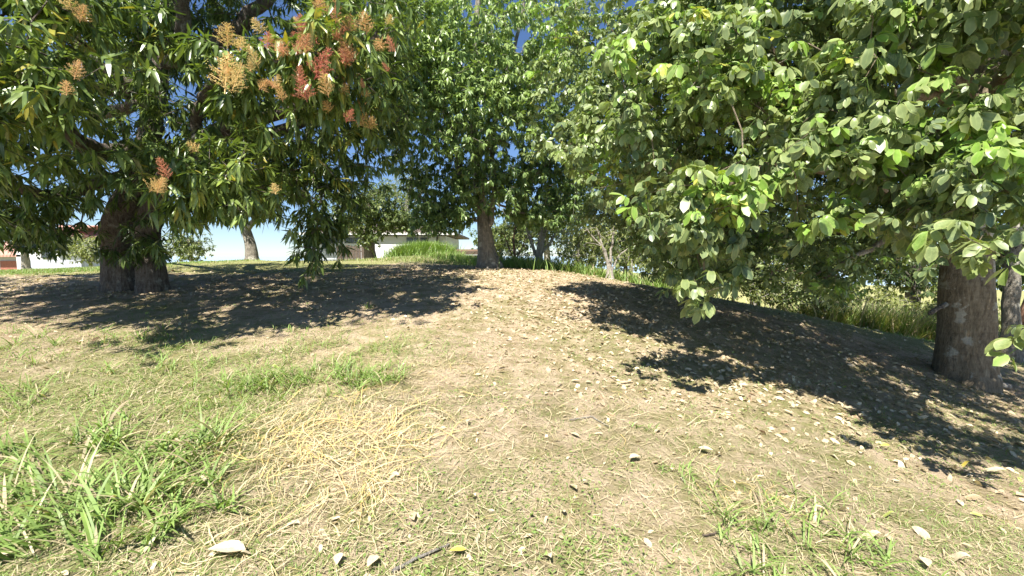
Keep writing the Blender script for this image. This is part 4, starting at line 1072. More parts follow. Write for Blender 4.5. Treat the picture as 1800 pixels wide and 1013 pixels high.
def centre_house():
    d = 33.0
    xl = P(560, 430, d)[0]; xr = P(784, 430, d)[0]
    ze = P(700, 413, d)[2]; zb = 0.2
    root = empty("white_house", ((xl + xr) / 2, d + 4, zb), "low white house with brown tiled roof behind the grassy mound", "house")
    org = Vector(root.location)
    def B(name, c, s, mat):
        bm = bmesh.new(); box(bm, Vector(c) - org, s); return bmobj(name, bm, M[mat], root)
    B("wall", ((xl + xr) / 2, d + 4, (zb + ze) / 2 - .05), (xr - xl, 8, ze - zb - .1), 'stucco_shaded')  # white wall, eave shade put into its colour
    # rendered parapet wall section catching the sun, before the shaded wall
    bm = bmesh.new(); gable_roof(bm, xl - org.x, xr - org.x, -4, 4, ze - org.z + .12, ze - org.z + 1.15, .9); bmobj("roof", bm, M['tile_brown'], root)
    B("fascia", ((xl + xr) / 2, d - .96, ze + .03), (xr - xl + 1.9, .06, .16), 'fascia')
    zt = P(700, 418, d)[2]; zl = P(700, 428, d)[2]
    for (a, b) in ((575, 600), (606, 632), (715, 735), (739, 752)):
        xa = P(a, 420, d)[0]; xb = P(b, 420, d)[0]
        w = B("window", ((xa + xb) / 2, d - .03, (zt + zl) / 2), (xb - xa, .08, zt - zl), 'frame')
        for k in range(2):
            bm = bmesh.new(); ww = (xb - xa) / 2 - .07
            box(bm, Vector(((xa + xb) / 2 + (k - .5) * (ww + .05), d - .085, (zt + zl) / 2)) - org, (ww, .02, zt - zl - .1))
            bmobj("pane", bm, M['glass'], w)
    xa = P(769, 420, d)[0]
    B("drain_pipe", (xa, d - .1, (zb + ze) / 2), (.12, .12, ze - zb - .2), 'frame')
    # sunlit white retaining wall in front
    dw = 28.0
    xa = P(634, 440, dw)[0]; xb = P(786, 440, dw)[0]; zt = P(700, 430, dw)[2]; zb2 = terrain_z((xa + xb) / 2, dw)[0] - .4
    bm = bmesh.new(); box(bm, ((xa + xb) / 2, dw, (zt + zb2) / 2), (xb - xa, .25, zt - zb2))
    bmesh.ops.bevel(bm, geom=bm.edges[:], offset=.02, segments=1)
    w = bmobj("garden_wall", bm, M['stucco'])
    tag(w, "bright white garden wall in full sun before the low white house", "wall")
    # dark slatted fence left of the tree
    xa = P(592, 440, 26)[0]; xb = P(640, 440, 26)[0]; zt = P(600, 432, 26)[2]; zb3 = terrain_z(xa, 26)[0] - .1
    fr = empty("slat_fence", ((xa + xb) / 2, 26, zb3), "brownish grey slatted fence left of the round tree trunk", "fence")
    n = 9
    for k in range(n):
        bm = bmesh.new(); box(bm, ((k - (n - 1) / 2) * (xb - xa) / n, 0, (zt - zb3) / 2 + rng.normal(0, .02)), ((xb - xa) / n * .86, .03, zt - zb3))
        bmobj("slat", bm, M['darkwood'], fr)
    for zz in (.25, .8):
        bm = bmesh.new(); box(bm, (0, .04, zz * (zt - zb3)), (xb - xa, .05, .07)); bmobj("rail", bm, M['darkwood'], fr)
centre_house()

def shed():
    d = 20.0
    p0 = P(797, 440, d); p1 = P(838, 440, d)
    z0 = terrain_z(p1[0], d)[0] - .3; zr = P(815, 441, d)[2]
    root = empty("open_shed", ((p0[0] + p1[0]) / 2, d, z0), "low open shed with flat brown roof and white post beside centre trunk", "shed")
    W = p1[0] - p0[0]; org = Vector(root.location)
    bm = bmesh.new(); box(bm, (0, .8, zr - z0), (W + .2, 2.4, .12)); o = bmobj("roof", bm, M['brownroof'], root); 
    bm = bmesh.new(); box(bm, (0, -.42, zr - z0 - .1), (W + .2, .05, .16)); bmobj("roof_edge", bm, M['darkwood'], root)
    for k, (x, m, s) in enumerate(((W * .36, 'stucco', .14), (-W * .42, 'stucco', .12), (W * .12, 'darkwood', .06), (-W * .1, 'darkwood', .06), (W * .24, 'darkwood', .05))):
        bm = bmesh.new(); box(bm, (x, -.25 + .02 * k, (zr - z0) / 2 - .1), (s, s, zr - z0 - .2)); bmobj("post", bm, M[m], root)
    bm = bmesh.new(); box(bm, (0, 1.9, (zr - z0) / 2 - .1), (W, .06, zr - z0 - .2)); bmobj("back_board", bm, M['darkwood'], root)
shed()

def left_house():
    d = 30.0
    x0 = P(-140, 440, d)[0]; x1 = P(42, 440, d)[0]; x2 = P(118, 440, d)[0]
    zg = terrain_z(P(60, 460, d)[0], d)[0] - .2
    root = empty("stucco_house", ((x0 + x2) / 2, d, zg), "pale stucco house with terracotta roof and arched window at left edge", "house")
    org = Vector(root.location)
    def B(name, c, s, mat, par=None):
        bm = bmesh.new(); box(bm, Vector(c) - org, s); return bmobj(name, bm, M[mat], par or root)
    ze = P(20, 452, d)[2]
    B("wall", ((x0 + x1) / 2, d + 3, (zg + ze) / 2), (x1 - x0, 6, ze - zg), 'stucco_shaded')
    bm = bmesh.new(); gable_roof(bm, x0 - org.x, x1 - org.x, 0, 6, ze - org.z + .16, ze - org.z + 1.2, .5); bmobj("roof", bm, M['tile_red'], root)
    # brick panel made of single bricks, low on the wall
    xa = P(2, 460, d)[0]; xb = P(32, 460, d)[0]; za = zg + .15; zb = P(20, 459, d)[2]
    bk = B("brick_panel", ((xa + xb) / 2, d - .04, (za + zb) / 2), (xb - xa, .06, zb - za), 'brick')
    # taller wing
    zt = P(90, 418, d)[2]
    B("wing_wall", ((x1 + x2) / 2, d + 2.5, (zg + zt) / 2), (x2 - x1 - .01, 6, zt - zg), 'stucco')
    bm = bmesh.new(); gable_roof(bm, x1 - org.x, x2 - org.x, -.5, 5.5, zt - org.z + .16, zt - org.z + 1.0, .35); bmobj("wing_roof", bm, M['tile_red'], root)
    # arched window
    xa = P(88, 440, d)[0]; xb = P(108, 440, d)[0]; zb_ = P(90, 455, d)[2]; zs = P(90, 437, d)[2]
    def arch(off, dep, y):
        bm = bmesh.new(); r = (xb - xa) / 2 - off; cx = (xa + xb) / 2
        pts = [(cx - r, zb_ + off), (cx + r, zb_ + off)] + [(cx + r * math.cos(a), zs + r * .8 * math.sin(a)) for a in np.linspace(0, math.pi, 12)]
        f = [bm.verts.new((p[0] - org.x, y - org.y, p[1] - org.z)) for p in pts]
        face = bm.faces.new(f); e = bmesh.ops.extrude_face_region(bm, geom=[face])
        bmesh.ops.translate(bm, verts=[v for v in e['geom'] if isinstance(v, bmesh.types.BMVert)], vec=(0, dep, 0))
        bmesh.ops.recalc_face_normals(bm, faces=bm.faces[:]); return bm
    w = bmobj("arched_window", arch(0, .12, d - .60), M['frame'], root)
    bmobj("pane", arch(.1, .03, d - .63), M['glass'], w)
    # boundary wall, its shade put into the grey colour
    x3 = P(160, 460, d)[0]
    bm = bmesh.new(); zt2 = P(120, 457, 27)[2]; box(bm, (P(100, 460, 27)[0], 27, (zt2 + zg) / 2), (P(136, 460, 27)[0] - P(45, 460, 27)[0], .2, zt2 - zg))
    tag(bmobj("boundary_wall", bm, M['stucco_shaded']), "low shaded white boundary wall before the arched window house", "wall")
left_house()

# ------------------------------------------------------------------ grass and litter
def blades(base, h, w, az, lean, tone, seg=3, curl=0.6, twist=0.3, origin=None):
    """curved tapering blades. base (n,3)"""
    n = len(base)
    t = np.linspace(0, 1, seg + 1)
    dirx = np.stack([np.cos(az), np.sin(az), np.zeros(n)], 1)
    side = np.stack([-np.sin(az), np.cos(az), np.zeros(n)], 1)
    side = side * np.cos(twist * rng.normal(size=n))[:, None] + dirx * np.sin(twist * rng.normal(size=n))[:, None]
    V = np.zeros((n, 2 * seg + 1, 3))
    ang0 = lean[:, None]; c = curl if np.ndim(curl) else np.full(n, curl)
    x = np.zeros(n); z = np.zeros(n); prev = 0
    for i, tt in enumerate(t):
        if i > 0:
            a = lean + c * (t[i - 1] + tt) * 0.5 * 1.6
            x = x + np.sin(a) * h / seg; z = z + np.cos(a) * h / seg
        ctr = base + dirx * x[:, None]; ctr[:, 2] += z
        wd = w * (1 - tt ** 2.2) * (0.75 + 0.5 * math.sin(min(1, tt * 1.6) * math.pi / 2))
        if i < seg:
            V[:, 2 * i] = ctr - side * wd[:, None] * .5; V[:, 2 * i + 1] = ctr + side * wd[:, None] * .5
        else: V[:, 2 * seg] = ctr
    g = terrain_z(V[..., 0].ravel(), V[..., 1].ravel()).reshape(V.shape[:2]) + 0.004 if lean.mean() > 0.7 and n < 30000 else None
    if g is not None: V[..., 2] = np.maximum(V[..., 2], g + rng.random(n)[:, None] * 0.02)
    tr = []
    for i in range(seg - 1):
        tr += [(2 * i, 2 * i + 1, 2 * i + 3), (2 * i, 2 * i + 3, 2 * i + 2)]
    tr.append((2 * seg - 2, 2 * seg - 1, 2 * seg))
    tr = np.array(tr); k = 2 * seg + 1
    T = (tr[None] + (np.arange(n) * k)[:, None, None]).reshape(-1, 3)
    V = V.reshape(-1, 3)
    if origin is not None: V = V - origin
    return V, T, np.repeat(tone, k)

def scatter_view(n, y0, y1, pw=1.0, xk=1.28):
    """points inside the view wedge, denser near the camera"""
    u = rng.random(n)
    y = (y0 ** (2 - pw) + u * (y1 ** (2 - pw) - y0 ** (2 - pw))) ** (1 / (2 - pw)) if pw != 2 else y0 * (y1 / y0) ** u
    x = (rng.random(n) * 2 - 1) * xk * y
    return x, y

def join(parts):
    Vs, Ts, To = [], [], []; off = 0
    for V, T, t in parts:
        Vs.append(V); Ts.append(T + off); To.append(t); off += len(V)
    return np.concatenate(Vs), np.concatenate(Ts), np.concatenate(To)

# mown, mostly dry turf
n = 215000
x, y = scatter_view(n, 1.45, 13.0, 1.75)
g = 0.36 + 0.6 * (fbm(x, y, 1.1, 41) - 0.45) + 0.4 * (fbm(x, y, 3.5, 43) - 0.5)
g += 0.30 * np.exp(-(((x + 2.8) / 1.8) ** 2 + ((y - 2.6) / 1.6) ** 2)) + 0.12 * np.exp(-(((x - 2.0) / 0.9) ** 2 + ((y - 2.1) / 0.8) ** 2))
g += 0.35 * smooth(10.2, 12.0, y) * smooth(-3.4, -4.6, x)
isg = rng.random(n) < np.clip(g, 0.03, 0.95)
tone = np.where(isg, 0.60 + 0.35 * rng.random(n), 0.12 + 0.36 * rng.random(n) ** 0.7)
keep = rng.random(n) < np.clip(-0.25 + 2.0 * fbm(x, y, 2.2, 50) + .8 * (fbm(x, y, 8, 51) - .5), 0.05, 1)
x, y, tone, isg = x[keep], y[keep], tone[keep], isg[keep]; n = len(x)
base = np.stack([x, y, terrain_z(x, y) - 0.004], 1)
sc = 1 + 0.10 * np.maximum(y - 3, 0)
h = np.where(isg, 0.022 + 0.035 * rng.random(n), 0.02 + 0.045 * rng.random(n)) 
w = (0.0022 + 0.0020 * rng.random(n)) * sc * 1.15
lean = np.where(isg, 0.3 + 0.8 * rng.random(n), 0.8 + 0.75 * rng.random(n))
V, T, tn = blades(base, h, w, rng.random(n) * 6.283, lean, tone, seg=2, curl=0.5)
tag(mesh_np("mown_grass", V, tris=T, mat=M['grass'], attrs={"tone": tn}), "short dry tan and green turf covering the slope", "grass", kind='stuff')

# the same turf farther up the slope, coarser
n = 120000
x, y = scatter_view(n, 4.2, 14.5, 1.0, 1.25)
g = 0.42 + 0.6 * (fbm(x, y, .8, 141) - 0.45) + 0.3 * (fbm(x, y, 2.5, 143) - 0.5) + .5 * smooth(9.2, 10.4, y) * smooth(-3.0, -4.4, x)
keep = (rng.random(n) < np.clip(0.35 + 1.1 * fbm(x, y, 1.6, 150), 0, 1)) & (rng.random(n) < np.where((x < -3) & (y > 9.4), 1, .85))
isg = rng.random(n) < np.clip(g, .05, .95)
tone = np.where(isg, .56 + .38 * rng.random(n), .2 + .28 * rng.random(n))
x, y, tone = x[keep], y[keep], tone[keep]; n = len(x)
V, T, tn = blades(np.stack([x, y, terrain_z(x, y) - .004], 1), .025 + .04 * rng.random(n), .004 + .0006 * y + .003 * rng.random(n), rng.random(n) * 6.283, .5 + .9 * rng.random(n), tone, seg=1, curl=.5)
tag(mesh_np("upper_turf", V, tris=T, mat=M['grass'], attrs={"tone": tn}), "thin dry and green turf on the upper slope", "grass", kind='stuff')

# tiny broad-leaved weeds in patches
n = 16000
x, y = scatter_view(n, 1.5, 6.0, 1.7)
m_ = fbm(x, y, 1.7, 77) + 0.25 * (fbm(x, y, 6, 78) - .5)
k = (m_ > 0.56); x, y = x[k], y[k]; n = len(x)
pp = np.stack([x, y, terrain_z(x, y) + 0.008 + 0.02 * rng.random(n)], 1)
az = rng.random(n) * 6.283
Ld = np.stack([np.cos(az), np.sin(az), 0.3 * rng.random(n)], 1)
wd = leaves_mesh("ground_weeds", 'ellip', pp, frames(Ld, np.array([0, 0, 1.0]) + rng.normal(0, .4, (n, 3))), 0.014 + 0.018 * rng.random(n), 0.6 + 0.35 * rng.random(n), M['grass'], None, np.zeros(3), rows=2)
tag(wd, "tiny green weeds creeping through the dry turf", "weeds", kind='stuff')

# tall lush grass tufts (things)
def tuft(px, py, n, hh, spread, label, lean0=0.25, dry=0.12, wide=0.009, bias=None, group=None):
    n = int(n * .68); dry = dry + .08; wide = wide * .82; hh = hh * (1.22 if px < 450 else 1.05)
    c = G(px, py)
    o = c.copy()
    ns = max(1, n // 9)
    sx = rng.normal(0, spread, (ns, 2)) * np.array([1.25, .8])
    k = rng.integers(0, ns, n)
    bx = c[0] + sx[k, 0] + rng.normal(0, .02, n); by = c[1] + sx[k, 1] + rng.normal(0, .02, n)
    base = np.stack([bx, by, terrain_z(bx, by) - .005], 1)
    az = rng.random(n) * 6.283 if bias is None else bias + rng.normal(0, 1.0, n)
    h = hh * (0.4 + 0.7 * rng.random(n))
    tone = np.where(rng.random(n) < dry, 0.15 + .3 * rng.random(n), 0.68 + 0.32 * rng.random(n))
    V, T, tn = blades(base, h, wide * (0.6 + .7 * rng.random(n)), az, lean0 + 0.55 * rng.random(n), tone, seg=5, curl=0.5 + 0.5 * rng.random(n), twist=.5, origin=o)
    z = terrain_z(V[:, 0] + o[0], V[:, 1] + o[1]) - o[2]
    V[:, 2] = np.maximum(V[:, 2], z + .003)
    ob = mesh_np("grass_tuft", V, tris=T, mat=M['grass'], attrs={"tone": tn})
    ob.location = o
    tag(ob, label, "grass tuft", group or "lush green grass tufts in the mown turf")
T_ = [(110, 900, 330, .33, .22, "largest lush grass tuft with long arching blades at lower left corner"),
      (20, 830, 200, .30, .20, "long bladed grass tuft cut by the left edge of the photo"),
      (230, 880, 210, .30, .14, "arching green grass tuft left of the golden straw heap"),
      (290, 800, 150, .28, .12, "tall thin bladed grass tuft directly above the arching lower left tuft"),
      (370, 800, 110, .32, .08, "slender leaning tuft with long blades reaching over the golden straw"),
      (180, 780, 150, .26, .14, "upright green tuft with a tall dark blade, far left middle"),
      (60, 690, 180, .28, .25, "flattened wide grass tuft halfway up the left edge"),
      (120, 620, 170, .20, .30, "loose pale green grass tuft near the front edge of mango shade"),
      (250, 590, 120, .18, .25, "thin grass tuft touching the mango shade edge"),
      (300, 640, 150, .20, .22, "spiky green tuft above the brown straw on the left"),
      (20, 600, 110, .20, .25, "soft grass tuft at left edge just below the mango shade"),
      (445, 685, 420, .25, .15, "bushy bright tuft left of centre, left one of a close pair"),
      (490, 670, 190, .22, .12, "small tuft joining the close pair in the left middle"),
      (640, 668, 620, .25, .19, "bright green isolated tuft, right one of the close pair"),
      (575, 662, 170, .20, .13, "sparse low tuft between the two bright tufts"),
      (500, 578, 40, .22, .10, "small tuft with upright blades at the shade edge, left of centre"),
      (1250, 855, 60, .14, .07, "small dark tuft above the lower right grass"),
      (1300, 910, 110, .18, .12, "wispy green tuft over yellow straw, lower right"),
      (1400, 940, 190, .20, .22, "dense leaning tuft at the bottom right of centre"),
      (1440, 1000, 120, .20, .18, "tuft cut by the bottom edge, lower right"),
      (1300, 1000, 70, .16, .10, "short tuft at the bottom edge beside the dense leaning tuft"),
      (1160, 830, 60, .07, .12, "fine short green tuft beside the broad pale fallen leaf"),
      (1170, 755, 50, .09, .12, "low faint green tuft in the middle right dry turf"),
      (700, 655, 40, .16, .06, "tiny tuft at the right tip of the bright isolated tuft"),
      (1070, 960, 120, .05, .10, "round patch of tiny bright weeds near the bottom centre"),
      (640, 545, 26, .22, .12, "thin pale seeding grass stems at the front of mango shade"),
      (350, 900, 80, .22, .10, "folded broad bladed tuft right beside the golden straw heap's left foot"),
      (265, 960, 60, .22, .05, "tuft with one very broad drooping blade near the lower left corner"),
      (0, 975, 120, .28, .15, "grass tuft in the extreme lower left corner")]
for a in T_:
    tuft(*a[:5], a[5], wide=0.015 if a[0] < 450 and a[1] > 750 else 0.0105, bias=(math.pi if a[0] < 120 and a[1] > 640 else None))

# dry straw: golden stems lying in tangles
parts = []
def straw(px, py, n, spread, ln, tone0, radial=0.0, w=0.005):
    c = G(px, py)
    bx = c[0] + rng.normal(0, spread, n) * 1.4; by = c[1] + rng.normal(0, spread, n)
    az0 = rng.random(n) * 6.283
    if radial:
        bx = c[0] + rng.normal(0, .03, n); by = c[1] + rng.normal(0, .03, n)
        az0 = radial + rng.normal(0, .9, n)
    L = ln * (0.4 + 0.8 * rng.random(n)); seg = 7
    curv = rng.normal(0, 0.9, n)
    V = np.zeros((n, seg + 1, 2, 3)); x = bx.copy(); y = by.copy(); az = az0.copy()
    hump = 0.008 + 0.03 * rng.random(n)
    for i in range(seg + 1):
        t = i / seg
        if i:
            az = az + curv / seg + rng.normal(0, .07, n); x = x + np.cos(az) * L / seg; y = y + np.sin(az) * L / seg
        z = terrain_z(x, y) + 0.006 + hump * math.sin(math.pi * t) + .012 * rng.random(n)
        wd = .72 * w * (0.6 + .6 * (np.arange(n) % 5) / 5) * (1 - 0.75 * t)
        s = np.stack([-np.sin(az), np.cos(az), np.full(n, .3)], 1) * wd[:, None] * .5
        cc = np.stack([x, y, z], 1)
        V[:, i, 0] = cc - s; V[:, i, 1] = cc + s
    k = 2 * (seg + 1); tr = []
    for i in range(seg): tr += [(2 * i, 2 * i + 1, 2 * i + 3), (2 * i, 2 * i + 3, 2 * i + 2)]
    T = (np.array(tr)[None] + (np.arange(n) * k)[:, None, None]).reshape(-1, 3)
    parts.append((V.reshape(-1, 3), T, np.repeat(np.clip(tone0 - .08 + rng.normal(0, .27, n), 0, 1), k)))
straw(560, 760, 420, .30, .26, .55); straw(500, 800, 300, .22, .24, .6); straw(650, 850, 90, .12, .24, .7); straw(650, 850, 22, .05, .3, .9, radial=-1.3); straw(640, 840, 14, .05, .28, .9, radial=2.6)
straw(700, 720, 140, .25, .3, .75); straw(780, 655, 150, .25, .26, .7); straw(350, 680, 260, .35, .24, .5); straw(450, 720, 160, .25, .24, .6)
straw(600, 900, 110, .25, .22, .5); straw(420, 890, 90, .2, .26, .65); straw(520, 640, 260, .5, .2, .5); straw(1290, 870, 60, .12, .22, .75); straw(1330, 890, 50, .1, .2, .8)
straw(1200, 740, 45, .4, .35, .55); straw(1600, 820, 50, .6, .3, .5); straw(150, 720, 160, .4, .22, .45); straw(1080, 720, 26, .3, .4, .6, w=.007); straw(820, 600, 140, .7, .2, .5)
straw(800, 760, 60, .3, .25, .75, w=.006); straw(180, 650, 120, .5, .2, .45); straw(560, 780, 240, .28, .42, .95, w=.011); straw(660, 860, 9, .05, .34, .95, radial=-1.2, w=.009); straw(430, 960, 12, .12, .3, .8, w=.011)
# fine pale thatch all over
n = 22000
xs, ys = scatter_view(n, 1.5, 9, 1.6)
V, T, tn = blades(np.stack([xs, ys, terrain_z(xs, ys) + .004], 1), 0.04 + 0.09 * rng.random(n) ** 1.5, 0.0016 + .0014 * rng.random(n) + .0003 * ys, rng.random(n) * 6.28, np.full(n, 1.35) + .15 * rng.random(n), np.clip(.35 + .2 * rng.normal(size=n), 0, 1), seg=3, curl=.12)
parts.append((V, T, tn))
V, T, tn = join(parts)
tag(mesh_np("dry_straw", V, tris=T, mat=M['straw'], attrs={"tone": tn}), "tangled golden dry grass stems lying on the turf", "straw", kind='stuff')

# soft longer grass left of the middle
n = 9000
cs = np.array([(-3.6, 3.6, .9, .5), (-2.6, 4.3, .8, .4), (-4.6, 4.6, .8, .4), (-2.2, 3.4, .4, .3), (-1.7, 4.6, .5, .25), (-4.2, 3.0, .6, .4)])
k = rng.integers(0, len(cs), n); x = cs[k, 0] + rng.normal(size=n) * cs[k, 2]; y = cs[k, 1] + rng.normal(size=n) * cs[k, 3]
kk = (fbm(x, y, 3, 91) > .42) & (y > 2.1); x, y = x[kk], y[kk]; n = len(x)
V, T, tn = blades(np.stack([x, y, terrain_z(x, y) - .003], 1), .05 + .11 * rng.random(n), .004 + .003 * rng.random(n), rng.random(n) * 6.28, .3 + .9 * rng.random(n), np.where(rng.random(n) < .2, .3, .66 + .34 * rng.random(n)), seg=3, curl=.5)
tag(mesh_np("soft_grass", V, tris=T, mat=M['grass'], attrs={"tone": tn}), "soft light green grass in front of the mango shade", "grass", kind='stuff')

# tall grass beyond the crest and on the mound
def meadow(name, label, cxs, n, hh, tone, w, dry=0.1, kind='stuff'):
    c = rng.integers(0, len(cxs), n)
    ca = np.array([[P(a[0], 450, a[1])[0], a[1], a[2], a[3]] for a in cxs])[c]
    x = ca[:, 0] + rng.normal(size=n) * ca[:, 2]; y = ca[:, 1] + rng.normal(size=n) * ca[:, 3]
    base = np.stack([x, y, terrain_z(x, y) - .02], 1)
    tn = np.where(rng.random(n) < dry, .15 + .35 * rng.random(n), np.clip(tone + rng.normal(0, .08, n), 0, 1))
    V, T, t = blades(base, hh * (.5 + .7 * rng.random(n)), w * (.7 + .6 * rng.random(n)), rng.random(n) * 6.28, .05 + .4 * rng.random(n), tn, seg=2 if hh < .3 else 3, curl=.35 + .3 * rng.random(n))
    tag(mesh_np(name, V, tris=T, mat=M['grass'], attrs={"tone": t}), label, "grass", kind=kind)
meadow("tall_grass", "tall bright green grass on top of the mound", [(735, 18.6, .55, .4), (755, 18.8, .45, .4), (715, 18.6, .3, .3)], 9000, .75, .93, .02, .04)
meadow("mound_grass", "shorter sunlit grass over the mound", [(700, 17, 1.5, .8), (760, 16.5, 1.2, .9), (800, 15.8, .9, .7), (640, 17.5, 1.2, .8), (830, 15, .5, .5)], 24000, .14, .80, .014, .35)
meadow("slope_grass", "taller green grass running down the right of the mound", [(795, 17, .45, .5), (820, 16, .35, .5), (840, 15.5, .25, .4)], 5000, .38, .92, .016, .08)
meadow("lawn_grass", "sunny green lawn behind the mango tree", [(30, 10.6, 1.4, .45), (110, 10.8, .8, .4), (60, 11.8, 1.6, .8), (150, 12.4, 1.2, .7), (-80, 11.5, 1.6, .8), (330, 13, .8, .5)], 26000, .09, .86, .013, .15)
meadow("verge_grass", "green grass growing along the slope beyond the shade", [(920, 12.4, .5, .5), (990, 12.2, .7, .6), (1040, 12, .6, .5), (1120, 11.6, .6, .4), (1180, 11.4, .5, .4)], 14000, .45, .93, .016, .08)
meadow("dry_tall_grass", "dry and green tall grass stand left of the thick right trunk", [(1510, 10.4, .35, .3), (1560, 10.2, .4, .3), (1610, 9.9, .35, .3), (1450, 11, .5, .4)], 12000, 1.15, .80, .018, .45)
meadow("bank_grass", "short bright grass strip below the dry tall grass", [(1560, 9.2, .5, .25), (1620, 8.9, .5, .25), (1690, 8.6, .6, .3), (1790, 8.4, .6, .4), (1500, 9.6, .4, .25)], 16000, .12, .88, .012, .12)

meadow("valley_grass", "rough uneven grass on the low ground beyond the slope", [(1200, 14, 1.5, 1.2), (1400, 13, 1.8, 1.2), (1550, 13, 1.8, 1.4), (1700, 12, 1.8, 1.4), (1500, 17, 2.5, 2.0), (1650, 20, 3, 2.5)], 26000, .5, .82, .022, .4)

# ------------------------------------------------------------------ fallen leaves
fl_lance = leaf_protos("fallen_leaf", 'ellip', M['dead_leaf'], tones=(0.25, 0.45, 0.6, 0.75, 0.9, 0.96, 1.0))
fl_obov = leaf_protos("fallen_leaf", 'obov', M['dead_leaf'], tones=(0.25, 0.45, 0.6, 0.75, 0.9, 0.96, 1.0))
def lay_leaf(p, s, tone, protos, az=None, tilt=.25, lift=.012):
    az = rng.random() * 6.283 if az is None else az
    Ld = np.array([[math.cos(az), math.sin(az), rng.normal(0, tilt * .5)]])
    U = np.array([[0, 0, 1.0]]) + rng.normal(0, tilt, (1, 3))
    Mx = frames(Ld, U)[0]
    q = p.copy(); q[2] += lift + 0.10 * s
    return place_leaf("fallen_leaf", protos, q - Mx[:, 1] * s * .5, Mx, s, tone)
named = [(400, 987, .165, .9, 0.1, "large cream fallen leaf at the bottom left, beside the long straw"),
         (1115, 815, .10, .9, .6, "broad cream leaf beside the fine short tuft, middle right"),
         (829, 879, .085, .88, 2.2, "oval cream leaf lying alone below the straw tangle"),
         (1033, 858, .065, .88, 0.2, "small round cream leaf in the middle foreground"),
         (823, 748, .06, .85, 1.5, "narrow whitish leaf standing upright right of the straw tangle"),
         (961, 992, .085, .88, 2.0, "heart shaped cream leaf at the bottom centre"),
         (991, 912, .065, .7, 1.5, "slim tan leaf above the heart shaped leaf"),
         (1240, 800, .10, .72, 2.6, "grey tan leaf, left one of the pair on the right"),
         (1263, 803, .09, .75, 1.2, "grey tan leaf, right one of the pair on the right"),
         (1284, 798, .06, 1.0, 2.5, "small yellow green leaf touching the grey tan pair"),
         (1437, 905, .07, .72, 2.4, "tan leaf left of the round one, above the dense leaning tuft"),
         (1482, 904, .075, .85, 1.6, "round cream leaf right above the dense leaning tuft"),
         (1559, 911, .085, 1.0, 2.7, "yellow green fallen leaf in the lower right turf"),
         (1527, 951, .11, .88, 2.8, "long cream leaf below the yellow green fallen leaf"),
         (1677, 990, .12, .85, 2.5, "curled cream leaf near the bottom right corner"),
         (1626, 1005, .09, .85, 1.0, "cream leaf cut by the bottom edge at right"),
         (1693, 822, .10, .96, 2.8, "deep yellow leaf at the edge of the right shade"),
         (1555, 791, .08, .96, .2, "ochre yellow leaf among pale litter on the right"),
         (1718, 857, .09, .85, .2, "cream leaf below the deep yellow leaf"),
         (1745, 835, .15, .9, 2.6, "long pale folded leaf near the right edge"),
         (655, 1004, .09, .9, 1.4, "whitish leaf at the bottom edge left of centre"),
         (595, 1000, .08, .88, 1.8, "upright cream leaf at the bottom edge beside the whitish one"),
         (435, 990, .05, .7, .5, "small tan leaf touching the large cream leaf"),
         (1710, 885, .10, .5, 2.9, "brownish curled leaf at the lower right"),
         (1135, 705, .05, .96, 0, "small bright yellow leaf in the right middle turf"),
         (700, 675, .06, .85, 1, "cream leaf beside the bright isolated tuft"),
         (985, 682, .05, .8, 1, "small cream leaf in the middle of the dry turf"),
         (1115, 680, .05, .88, 1, "bright small leaf above the bare middle right turf"),
         (5, 998, .08, .9, 1, "pale leaf in the bottom left corner"),
         (805, 985, .08, .94, .3, "yellowish tan leaf at the bottom near the bare twig")]
for (px, py, s, tn, az, lab) in named:
    o = lay_leaf(G(px, py), s, tn, fl_obov if s > .07 else fl_lance, az, tilt=.12, lift=.03)
    tag(o, lab, "fallen leaf", "fallen leaves scattered over the turf")
# scattered singles: one label for look-alikes
cnt = 0
zones = [(1000, 560, 1250, 690, 55), (1250, 660, 1800, 860, 85), (850, 500, 1050, 640, 35), (1000, 700, 1780, 1000, 45), (450, 600, 1000, 1000, 26), (0, 520, 420, 700, 22)]
ztext = ["below the crest at the left tip of the right shade", "in the pale band along the front edge of the right shade", "on the bright open slope under the centre tree",
         "on the open turf in the lower right", "around the golden straw left of centre", "at the front of the mango shade"]
for zi, (x0, y0, x1, y1, n) in enumerate(zones):
    for k in range(n):
        px = x0 + (x1 - x0) * rng.random(); py = y0 + (y1 - y0) * rng.random()
        if x0 == 1250 and abs(py - (650 + (px - 1250) * .36)) > 55: py = 650 + (px - 1250) * .36 + rng.normal(0, 26)
        p = G(px, py); tn = float(np.clip(rng.normal(.72, .15), .3, .9)) if rng.random() > .05 else 1.0
        o = lay_leaf(p, .045 + .05 * rng.random() ** 1.5, tn, fl_obov if rng.random() < .6 else fl_lance, tilt=.35)
        cw = "yellow" if tn > .93 else ("cream" if tn > .8 else ("tan" if tn > .66 else "brown"))
        tag(o, "small dry %s leaf %s" % (cw, ztext[zi]), "fallen leaf", "%s leaves %s" % (cw, ztext[zi]))
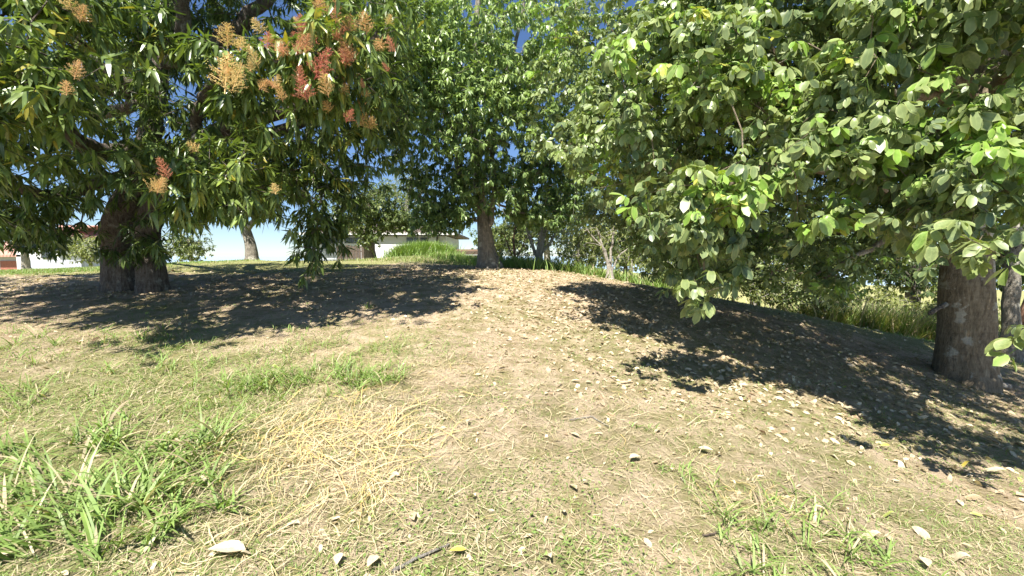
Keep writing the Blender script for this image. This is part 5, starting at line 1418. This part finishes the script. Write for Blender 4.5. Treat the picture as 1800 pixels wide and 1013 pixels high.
# the uncountable rest of the litter
def litter(n, fn):
    x, y = fn(n)
    p = np.stack([x, y, terrain_z(x, y) + .012], 1)
    az = rng.random(len(x)) * 6.283
    return p, frames(np.stack([np.cos(az), np.sin(az), rng.normal(0, .15, len(x))], 1), np.array([0, 0, 1.0]) + rng.normal(0, .4, (len(x), 3)))
def near_spots(n):
    sp = np.array([(-5.6, 8.0, 2.6, 1.3), (-8.8, 7.6, 1.6, 1.0), (-2.6, 9.0, 1.6, 1.0), (4.6, 6.2, 1.8, 1.3), (2.4, 7.2, 1.3, 1.0), (6.2, 5.0, 1.6, 1.0), (0.0, 9.0, 1.5, .9), (.8, 6.3, .9, .9), (2.6, 4.3, 1.3, .6), (-0.6, 11, 1.5, .8)])
    k = rng.integers(0, len(sp), n); return sp[k, 0] + rng.normal(size=n) * sp[k, 2], sp[k, 1] + rng.normal(size=n) * sp[k, 3]
p, Mx = litter(13000, near_spots)
p2, Mx2 = litter(1500, lambda n: scatter_view(n, 1.6, 9, 1.5))
Pp = np.concatenate([p, p2]); Mm = np.concatenate([Mx, Mx2]); n = len(Pp)
S = .045 + .05 * rng.random(n); S[13000:] *= .55
o = leaves_mesh("leaf_litter", 'ellip', Pp, Mm, S, np.clip(rng.normal(.62, .20, n), 0, .9), M['dead_leaf'], None, np.zeros(3), rows=3)
tag(o, "dry brown and cream leaf litter under the trees", "leaf litter", kind='stuff')

# ------------------------------------------------------------------ twigs, log, roots
def stick(name, label, cat, pts, rads, mat, lift=.015, group=None):
    w = []
    for q in pts:
        g = G(q[0], q[1]); g[2] += lift; w.append(g)
    w = np.array(w); o = w[0].copy()
    # interpolate
    t = np.linspace(0, len(w) - 1, len(w) * 5); W = np.stack([np.interp(t, range(len(w)), w[:, k]) for k in range(3)], 1) + rng.normal(0, .002, (len(t), 3))
    V, Q = tube_arrays(W - o, np.interp(t, range(len(w)), rads), 8, .12, 3)
    ob = mesh_np(name, V, quads=Q, mat=M[mat]); ob.location = o
    tag(ob, label, cat, group); return ob
stick("dry_stick", "pale dry stick lying across the bottom edge, left of centre", "stick", [(690, 1012), (740, 990), (790, 965)], [.009, .007, .004], 'bark_pale')
stick("dry_stick", "dark curved twig in the lower right tuft", "stick", [(1235, 952), (1260, 942), (1285, 938)], [.004, .004, .003], 'darkwood')
stick("fallen_branch", "grey weathered branch on the ground right of the thick right trunk", "branch", [(1718, 672), (1745, 682), (1775, 688)], [.05, .045, .04], 'bark_pale', lift=.05)
stick("surface_root", "brown surface root beside the crooked tree on the crest", "root", [(462, 457), (490, 456), (512, 455)], [.05, .04, .02], 'bark_red', lift=.02)
stick("dry_stick", "long thin yellow stem in the middle right turf", "stick", [(1000, 742), (1040, 738), (1070, 755)], [.004, .004, .003], 'bark_pale')
